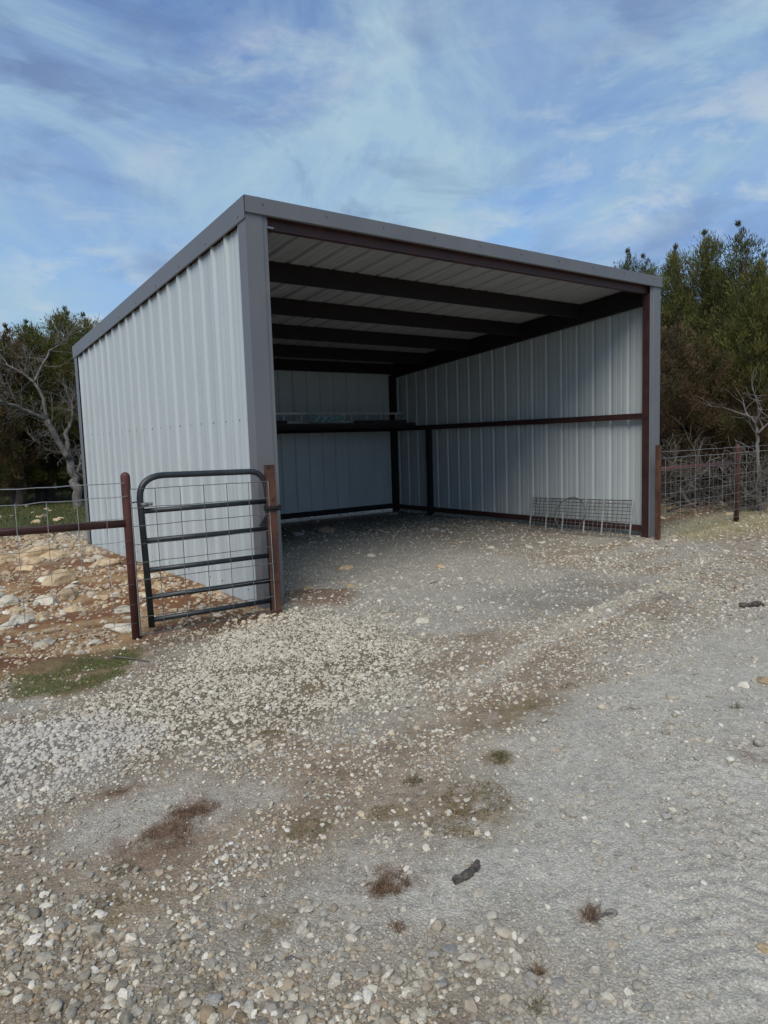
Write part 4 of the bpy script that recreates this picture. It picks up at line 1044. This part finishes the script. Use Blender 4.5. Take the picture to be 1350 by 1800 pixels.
# ------------------------------------------------------------------ trees
def juniper_meshes(seed, height, radius, n_branch, spires, pal, leaf=0.078, dens=1.0, low=0.08):
    """returns (trunk mesh, crown mesh); the crown is thousands of small leaf sprays on branches"""
    rr = np.random.default_rng(seed); tb = MB()
    trunk = [np.array([0.0, 0, -0.2])]
    for k in range(1, 9): trunk.append(np.array([rr.normal(0, 0.03)*k**.5, rr.normal(0, 0.03)*k**.5, height*0.9*k/8]))
    tb.tube(trunk, [0.15*height/5*(1-0.93*k/8) + 0.008 for k in range(9)], 9)
    tufts = []
    axes = [(np.array([0.0, 0, 0]), 1.0, 1.0)]
    for s in range(spires):
        a = rr.uniform(0, 6.28); d = rr.uniform(0.25, 0.55)*radius
        axes.append((np.array([d*math.cos(a), d*math.sin(a), 0]), rr.uniform(0.72, 0.95), 0.6))
    for (off, hs, rs_) in axes:
        top = height*hs
        nb = int(n_branch*(1 if rs_ == 1 else 0.45))
        lo = low if rs_ == 1 else 0.45
        for b in range(nb):
            t = lo+(1-lo)*(b+rr.random())/nb; zb = top*t
            prof = (min(1.0, (1-t)*2.1)**0.8)*(0.55+0.45*min(1, t/0.25))
            L = radius*rs_*(0.06+prof*rr.uniform(0.55, 1.1)); a = rr.uniform(0, 6.28)
            up = rr.uniform(0.25, 0.7)+0.7*t
            p0_ = off*min(1, 0.3+t)+np.array([0, 0, zb*0.93]); d = np.array([math.cos(a), math.sin(a), up*0.6]); d /= np.linalg.norm(d)
            p1_ = p0_+d*L*0.55; p2_ = p1_+(d+np.array([0, 0, 0.35]))*L*0.5
            if L > 0.35: tb.tube([p0_, p1_, p2_], [0.022+0.012*L, 0.014, 0.004], 5, cap=False)
            nt_ = max(2, int(L*6.5*dens))
            for k in range(nt_):
                s = 0.25+0.8*(k+rr.random())/nt_
                q = (p0_*(1-s)**2+2*p1_*s*(1-s)+p2_*s*s)+rr.normal(0, 0.10+0.05*L, 3)*np.array([1, 1, 0.7])
                tufts.append((q, d, rr.uniform(0.12, 0.24)*(0.75+0.25*rs_)))
        for k in range(5):
            tufts.append((off+np.array([rr.normal(0, .04), rr.normal(0, .04), top*(0.89+0.026*k)]), np.array([0, 0, 1.0]), 0.12-0.016*k))
    T = len(tufts); per = 76
    c = np.array([q for q, _, _ in tufts]); dr_ = np.array([d for _, d, _ in tufts]); sz_ = np.array([s for _, _, s in tufts])
    c = np.repeat(c, per, 0); dr_ = np.repeat(dr_, per, 0); szr = np.repeat(sz_, per)
    n = T*per; g_ = rr.normal(size=(n, 3)); g_ /= np.linalg.norm(g_, axis=1)[:, None]
    pos_ = c+g_*(szr*rr.random(n)**0.45)[:, None]*np.array([1, 1, 1.15])
    ax = g_*0.7+dr_*0.7+np.array([0, 0, 0.55])+rr.normal(0, 0.25, (n, 3)); ax /= np.linalg.norm(ax, axis=1)[:, None]
    sd = np.cross(ax, rr.normal(size=(n, 3))); sd /= np.linalg.norm(sd, axis=1)[:, None]
    ll = leaf*rr.uniform(0.6, 1.35, n); ww = ll*0.105
    v = np.zeros((n, 4, 3)); v[:, 0] = pos_-ax*ll[:, None]*0.3; v[:, 1] = pos_+sd*ww[:, None]+ax*ll[:, None]*0.15; v[:, 2] = pos_+ax*ll[:, None]*0.9; v[:, 3] = pos_-sd*ww[:, None]+ax*ll[:, None]*0.15
    f = np.arange(n*4).reshape(n, 4)
    pal = np.array(pal); tc_ = pal[np.repeat(rr.integers(0, len(pal), T), per)]*np.repeat(rr.uniform(0.65, 1.25, T), per)[:, None]*rr.uniform(0.7, 1.3, (n, 1))
    crown = np_mesh('crown', v.reshape(-1, 3), f, np.repeat(tc_, 4, 0))
    return tb.mesh('trunk', True), crown
G1 = [(0.070, 0.086, 0.028), (0.092, 0.102, 0.032), (0.118, 0.120, 0.038), (0.085, 0.078, 0.034)]
G2 = [(0.135, 0.135, 0.036), (0.110, 0.118, 0.034), (0.085, 0.095, 0.03), (0.165, 0.150, 0.045)]
G3 = [(0.125, 0.078, 0.042), (0.10, 0.072, 0.042), (0.150, 0.096, 0.050), (0.088, 0.082, 0.034)]
JM = [juniper_meshes(1, 5.6, 1.7, 78, 3, G1), juniper_meshes(2, 5.4, 1.8, 80, 4, G2), juniper_meshes(3, 5.0, 1.5, 66, 2, G3), juniper_meshes(4, 5.8, 1.25, 70, 1, G1, 0.074)]
for tm, cm in JM: tm.materials.append(m_trunk); cm.materials.append(m_leaf)
def juniper(kind, x, y, h, label, wide=1.0, rz=0.0, group=None, name='juniper_tree'):
    tm, cm = JM[kind]; s = h/(5.6, 5.4, 5.0, 5.8)[kind]
    r = tag(empty(name, (x, y, gz1(x, y)), rz), label, 'tree', group); r.scale = (s*wide, s*wide, s)
    link('trunk', tm, None, r); link('crown', cm, None, r); return r
def jat(kind, u, vtop, dist, label, wide=1.0, rz=0.0, group=None):
    p = at_dist(u, vtop, dist); g0 = gz1(p[0], p[1]); return juniper(kind, p[0], p[1], p[2]-g0, label, wide, rz, group)
# right-hand row
jat(3, 1105, 438, 21, 'slim dark juniper top just showing over the shed fascia', 0.9, 0.3)
jat(3, 1136, 448, 20, 'second thin juniper tip over the shed roof corner', 0.85, 1.4)
jat(0, 1187, 432, 17.5, 'dark juniper beside the shed right corner trim', 0.75, 2.0)
jat(1, 1242, 406, 17.5, 'tall broad juniper with pointed top behind the brush pile', 0.8, 0.5)
jat(3, 1303, 392, 17, 'tallest spiky juniper behind the red fence post', 1.0, 2.2)
jat(1, 1338, 448, 16, 'yellow-green juniper right of the tallest spiky one', 0.8, 4.0)
jat(2, 1190, 560, 15.5, 'brownish juniper half dead low beside the shed corner', 1.0, 1.0)
jat(2, 1262, 620, 15.6, 'russet low juniper overhanging the brush pile', 1.1, 3.0)
jat(0, 1410, 430, 17, 'dense green juniper at the far end of the wire fence', 0.95, 5.0)
jat(2, 1330, 640, 15.4, 'olive brown juniper bush behind the red fence post', 1.1, 0.7)
for i, (u, vt, ds) in enumerate([(1210, 520, 21), (1275, 480, 22), (1345, 500, 21), (1400, 470, 23), (1160, 530, 23)]):
    jat((0, 3, 0, 1, 0)[i], u, vt, ds, 'dark juniper deep in the wood behind the front row', 1.15, i*1.3, 'junipers deep behind the fence')
# left-hand row behind the shed
jat(1, 112, 540, 22.5, 'bright olive juniper behind the shed back corner', 1.15, 0.4)
jat(1, 150, 552, 22, 'dark juniper with two tips touching the shed roof edge', 0.95, 2.4)
jat(1, 48, 565, 22.5, 'dark juniper left of the bright olive one', 1.1, 3.3)
jat(2, 8, 572, 21.5, 'reddish brown juniper at the end of the left tree row', 1.0, 0.9)
jat(0, -50, 560, 22, 'deep green juniper past the reddish brown one', 1.0, 1.9)
jat(0, 75, 700, 22.5, 'low dark juniper behind the bare grey tree', 1.35, 4.4)
jat(0, 10, 710, 22, 'low shadowy juniper left behind the bare grey tree', 1.45, 5.1)
jat(0, 150, 710, 22.5, 'low dark juniper next to the shed back corner trim', 1.3, 0.2)
for i, (u, vt, ds) in enumerate([(30, 600, 27), (90, 590, 28), (-60, 600, 26), (150, 610, 29)]):
    jat((3, 0, 1, 0)[i], u, vt, ds, 'shaded juniper deep in the wood behind the left row', 1.3, i*1.1, 'junipers deep behind the left row')

# bare trees: limbs follow points, twigs are grown from them
def grow_twigs(mb, p, d, L, r, depth, rr):
    pts = [p]; q = p.copy(); dd_ = d.copy(); n = 4
    for k in range(n):
        dd_ = dd_+rr.normal(0, 0.22, 3)+np.array([0, 0, 0.05]); dd_ /= np.linalg.norm(dd_); q = q+dd_*L/n; pts.append(q.copy())
        if depth > 0 and rr.random() < 0.8:
            s = dd_+rr.normal(0, 0.75, 3); s /= np.linalg.norm(s); grow_twigs(mb, q.copy(), s, L*rr.uniform(0.4, 0.7), r*0.55, depth-1, rr)
    mb.tube(pts, [max(0.0035, r*(1-0.75*k/n)) for k in range(n+1)], 5 if r > 0.01 else 4, cap=False)
BD = 15.6
def bare_tree(limbs, base_px, label, dist, twigs=26, seed=0, rmul=1.0, depth=2, bark=None):
    bark = bark or m_bark
    rr = np.random.default_rng(seed); bp_ = gnd(*base_px) if dist is None else at_dist(base_px[0], base_px[1], dist)
    ds = math.hypot(bp_[0]-CAM[0], bp_[1]-CAM[1]); bp_[2] = gz1(bp_[0], bp_[1])-0.05
    root = tag(empty('bare_tree', bp_), label, 'tree'); tw = MB(); first = True
    for (pxs, r0, r1, dep) in limbs:
        pts = [at_dist(u, v, ds+dep*i/(len(pxs)-1))-bp_ for i, (u, v) in enumerate(pxs)]
        if first: pts[0] = np.array([0, 0, -0.1])
        fine = []
        for i in range(len(pts)-1):
            for k in range(4):
                s = k/4; fine.append(pts[i]*(1-s)+pts[i+1]*s+(rr.normal(0, 0.02, 3) if i else 0))
        fine.append(pts[-1]); m_ = len(fine)
        mb = MB(); mb.tube(fine, [(r0+(r1-r0)*k/(m_-1))*rmul for k in range(m_)], 9); mb.build('trunk' if first else 'limb', bark, root, smooth=True); first = False
        for k in range(twigs):
            i = rr.integers(m_//3, m_-1) if m_ > 3 else 0
            d = (fine[i+1]-fine[i]); d /= np.linalg.norm(d)+1e-9; d = d+rr.normal(0, 0.7, 3); d /= np.linalg.norm(d)
            grow_twigs(tw, fine[i].copy(), d, rr.uniform(0.35, 0.95), 0.012, depth, rr)
    tag(tw.build('twigs', bark, root), kind='stuff'); return root
bare_tree([([(138, 893), (134, 860), (128, 832), (118, 800), (112, 795)], .13, .08, 0.1), ([(120, 805), (102, 775), (83, 738)], .085, .06, -0.1), ([(83, 738), (60, 728), (30, 715), (-15, 703)], .055, .025, -0.5),
           ([(118, 795), (118, 765), (127, 735), (150, 718)], .06, .03, 0.4), ([(127, 735), (128, 720), (127, 710)], .03, .015, 0.1), ([(83, 738), (75, 700), (60, 672), (40, 655), (10, 640)], .05, .02, 0.4),
           ([(60, 672), (75, 640), (95, 610), (120, 595)], .035, .012, 0.2), ([(136, 830), (140, 815), (143, 800), (160, 790)], .04, .02, 0.5)],
          (138, 893), 'bare grey forked tree standing beside the shed back corner', None, 12, 3)
bare_tree([([(40, 880), (42, 850), (50, 810), (40, 780)], .06, .03, 0.1), ([(42, 850), (20, 810), (-10, 790)], .035, .015, 0.2), ([(50, 810), (75, 790), (100, 785)], .03, .012, 0.2)], (40, 884), 'small twiggy bare tree in the shade of the left wood', None, 26, 4)
bare_tree([([(-5, 880), (0, 820), (10, 760), (5, 700)], .07, .03, 0.1), ([(0, 820), (30, 770), (50, 720)], .04, .015, 0.2), ([(10, 760), (-20, 720), (-40, 680)], .03, .012, 0.2)], (-5, 886), 'bare grey sapling with many twigs left of the forked tree', None, 30, 5)
bare_tree([([(1337, 850), (1334, 800), (1332, 762), (1328, 735)], .05, .03, 0.1), ([(1332, 762), (1345, 748), (1365, 735)], .03, .015, 0.1), ([(1328, 745), (1318, 730), (1305, 728)], .022, .01, 0.1), ([(1330, 740), (1337, 722), (1335, 715)], .02, .01, 0)], (1337, 858), 'small bare grey tree behind the red fence post', 14.4, 3, 6, 0.8, 1)

# brush pile behind the right fence
bpile = at_dist(1235, 862, 14.6)
pile = tag(empty('brush_pile', (bpile[0], bpile[1], gz1(bpile[0], bpile[1]))), 'pile of dead grey cut branches behind the wire fence', 'brush pile')
rr = np.random.default_rng(77); ob = np.array(bpile); tw = MB()
big = [((1178, 838), (1250, 878), .05), ((1195, 826), (1240, 868), .045), ((1165, 870), (1225, 850), .03), ((1255, 866), (1300, 800), .035), ((1300, 812), (1345, 840), .04), ((1320, 830), (1345, 820), .04),
       ((1205, 780), (1216, 812), .022), ((1183, 786), (1210, 818), .02), ((1262, 778), (1288, 812), .022), ((1225, 800), (1265, 770), .02), ((1170, 800), (1190, 770), .015), ((1290, 850), (1340, 868), .03), ((1300, 840), (1330, 876), .025), ((1180, 850), (1215, 872), .025)]
for (a_, b_, r_) in big:
    d0 = 14.6+rr.uniform(-.5, .7); p = at_dist(*a_, d0)-ob; q = at_dist(*b_, d0+rr.uniform(-.5, .5))-ob
    p[2] = max(p[2], -bpile[2]-0.0); q[2] = max(q[2], -bpile[2]-0.0)
    m_ = (p+q)/2+rr.normal(0, 0.06, 3); mb = MB(); mb.tube([p, m_, q], [r_, r_*0.8, r_*0.5], 8); mb.build('branch', m_twig, pile, smooth=True)
    for k in range(5): grow_twigs(tw, (p*(1-k/5)+q*k/5), (lambda v: v/np.linalg.norm(v))(rr.normal(size=3)+np.array([0, 0, .3])), rr.uniform(.3, .8), .011, 2, rr)
for k in range(42):
    p = at_dist(rr.uniform(1162, 1352), rr.uniform(800, 880), 14.6+rr.uniform(-.6, 1.4))-ob; p[2] = max(p[2], -bpile[2])
    grow_twigs(tw, p, (lambda v: v/np.linalg.norm(v))(rr.normal(size=3)*np.array([1, 1, .6])+np.array([0, 0, .25])), rr.uniform(.4, 1.1), .012, 2, rr)
tag(tw.build('twigs', m_twig, pile), kind='stuff')
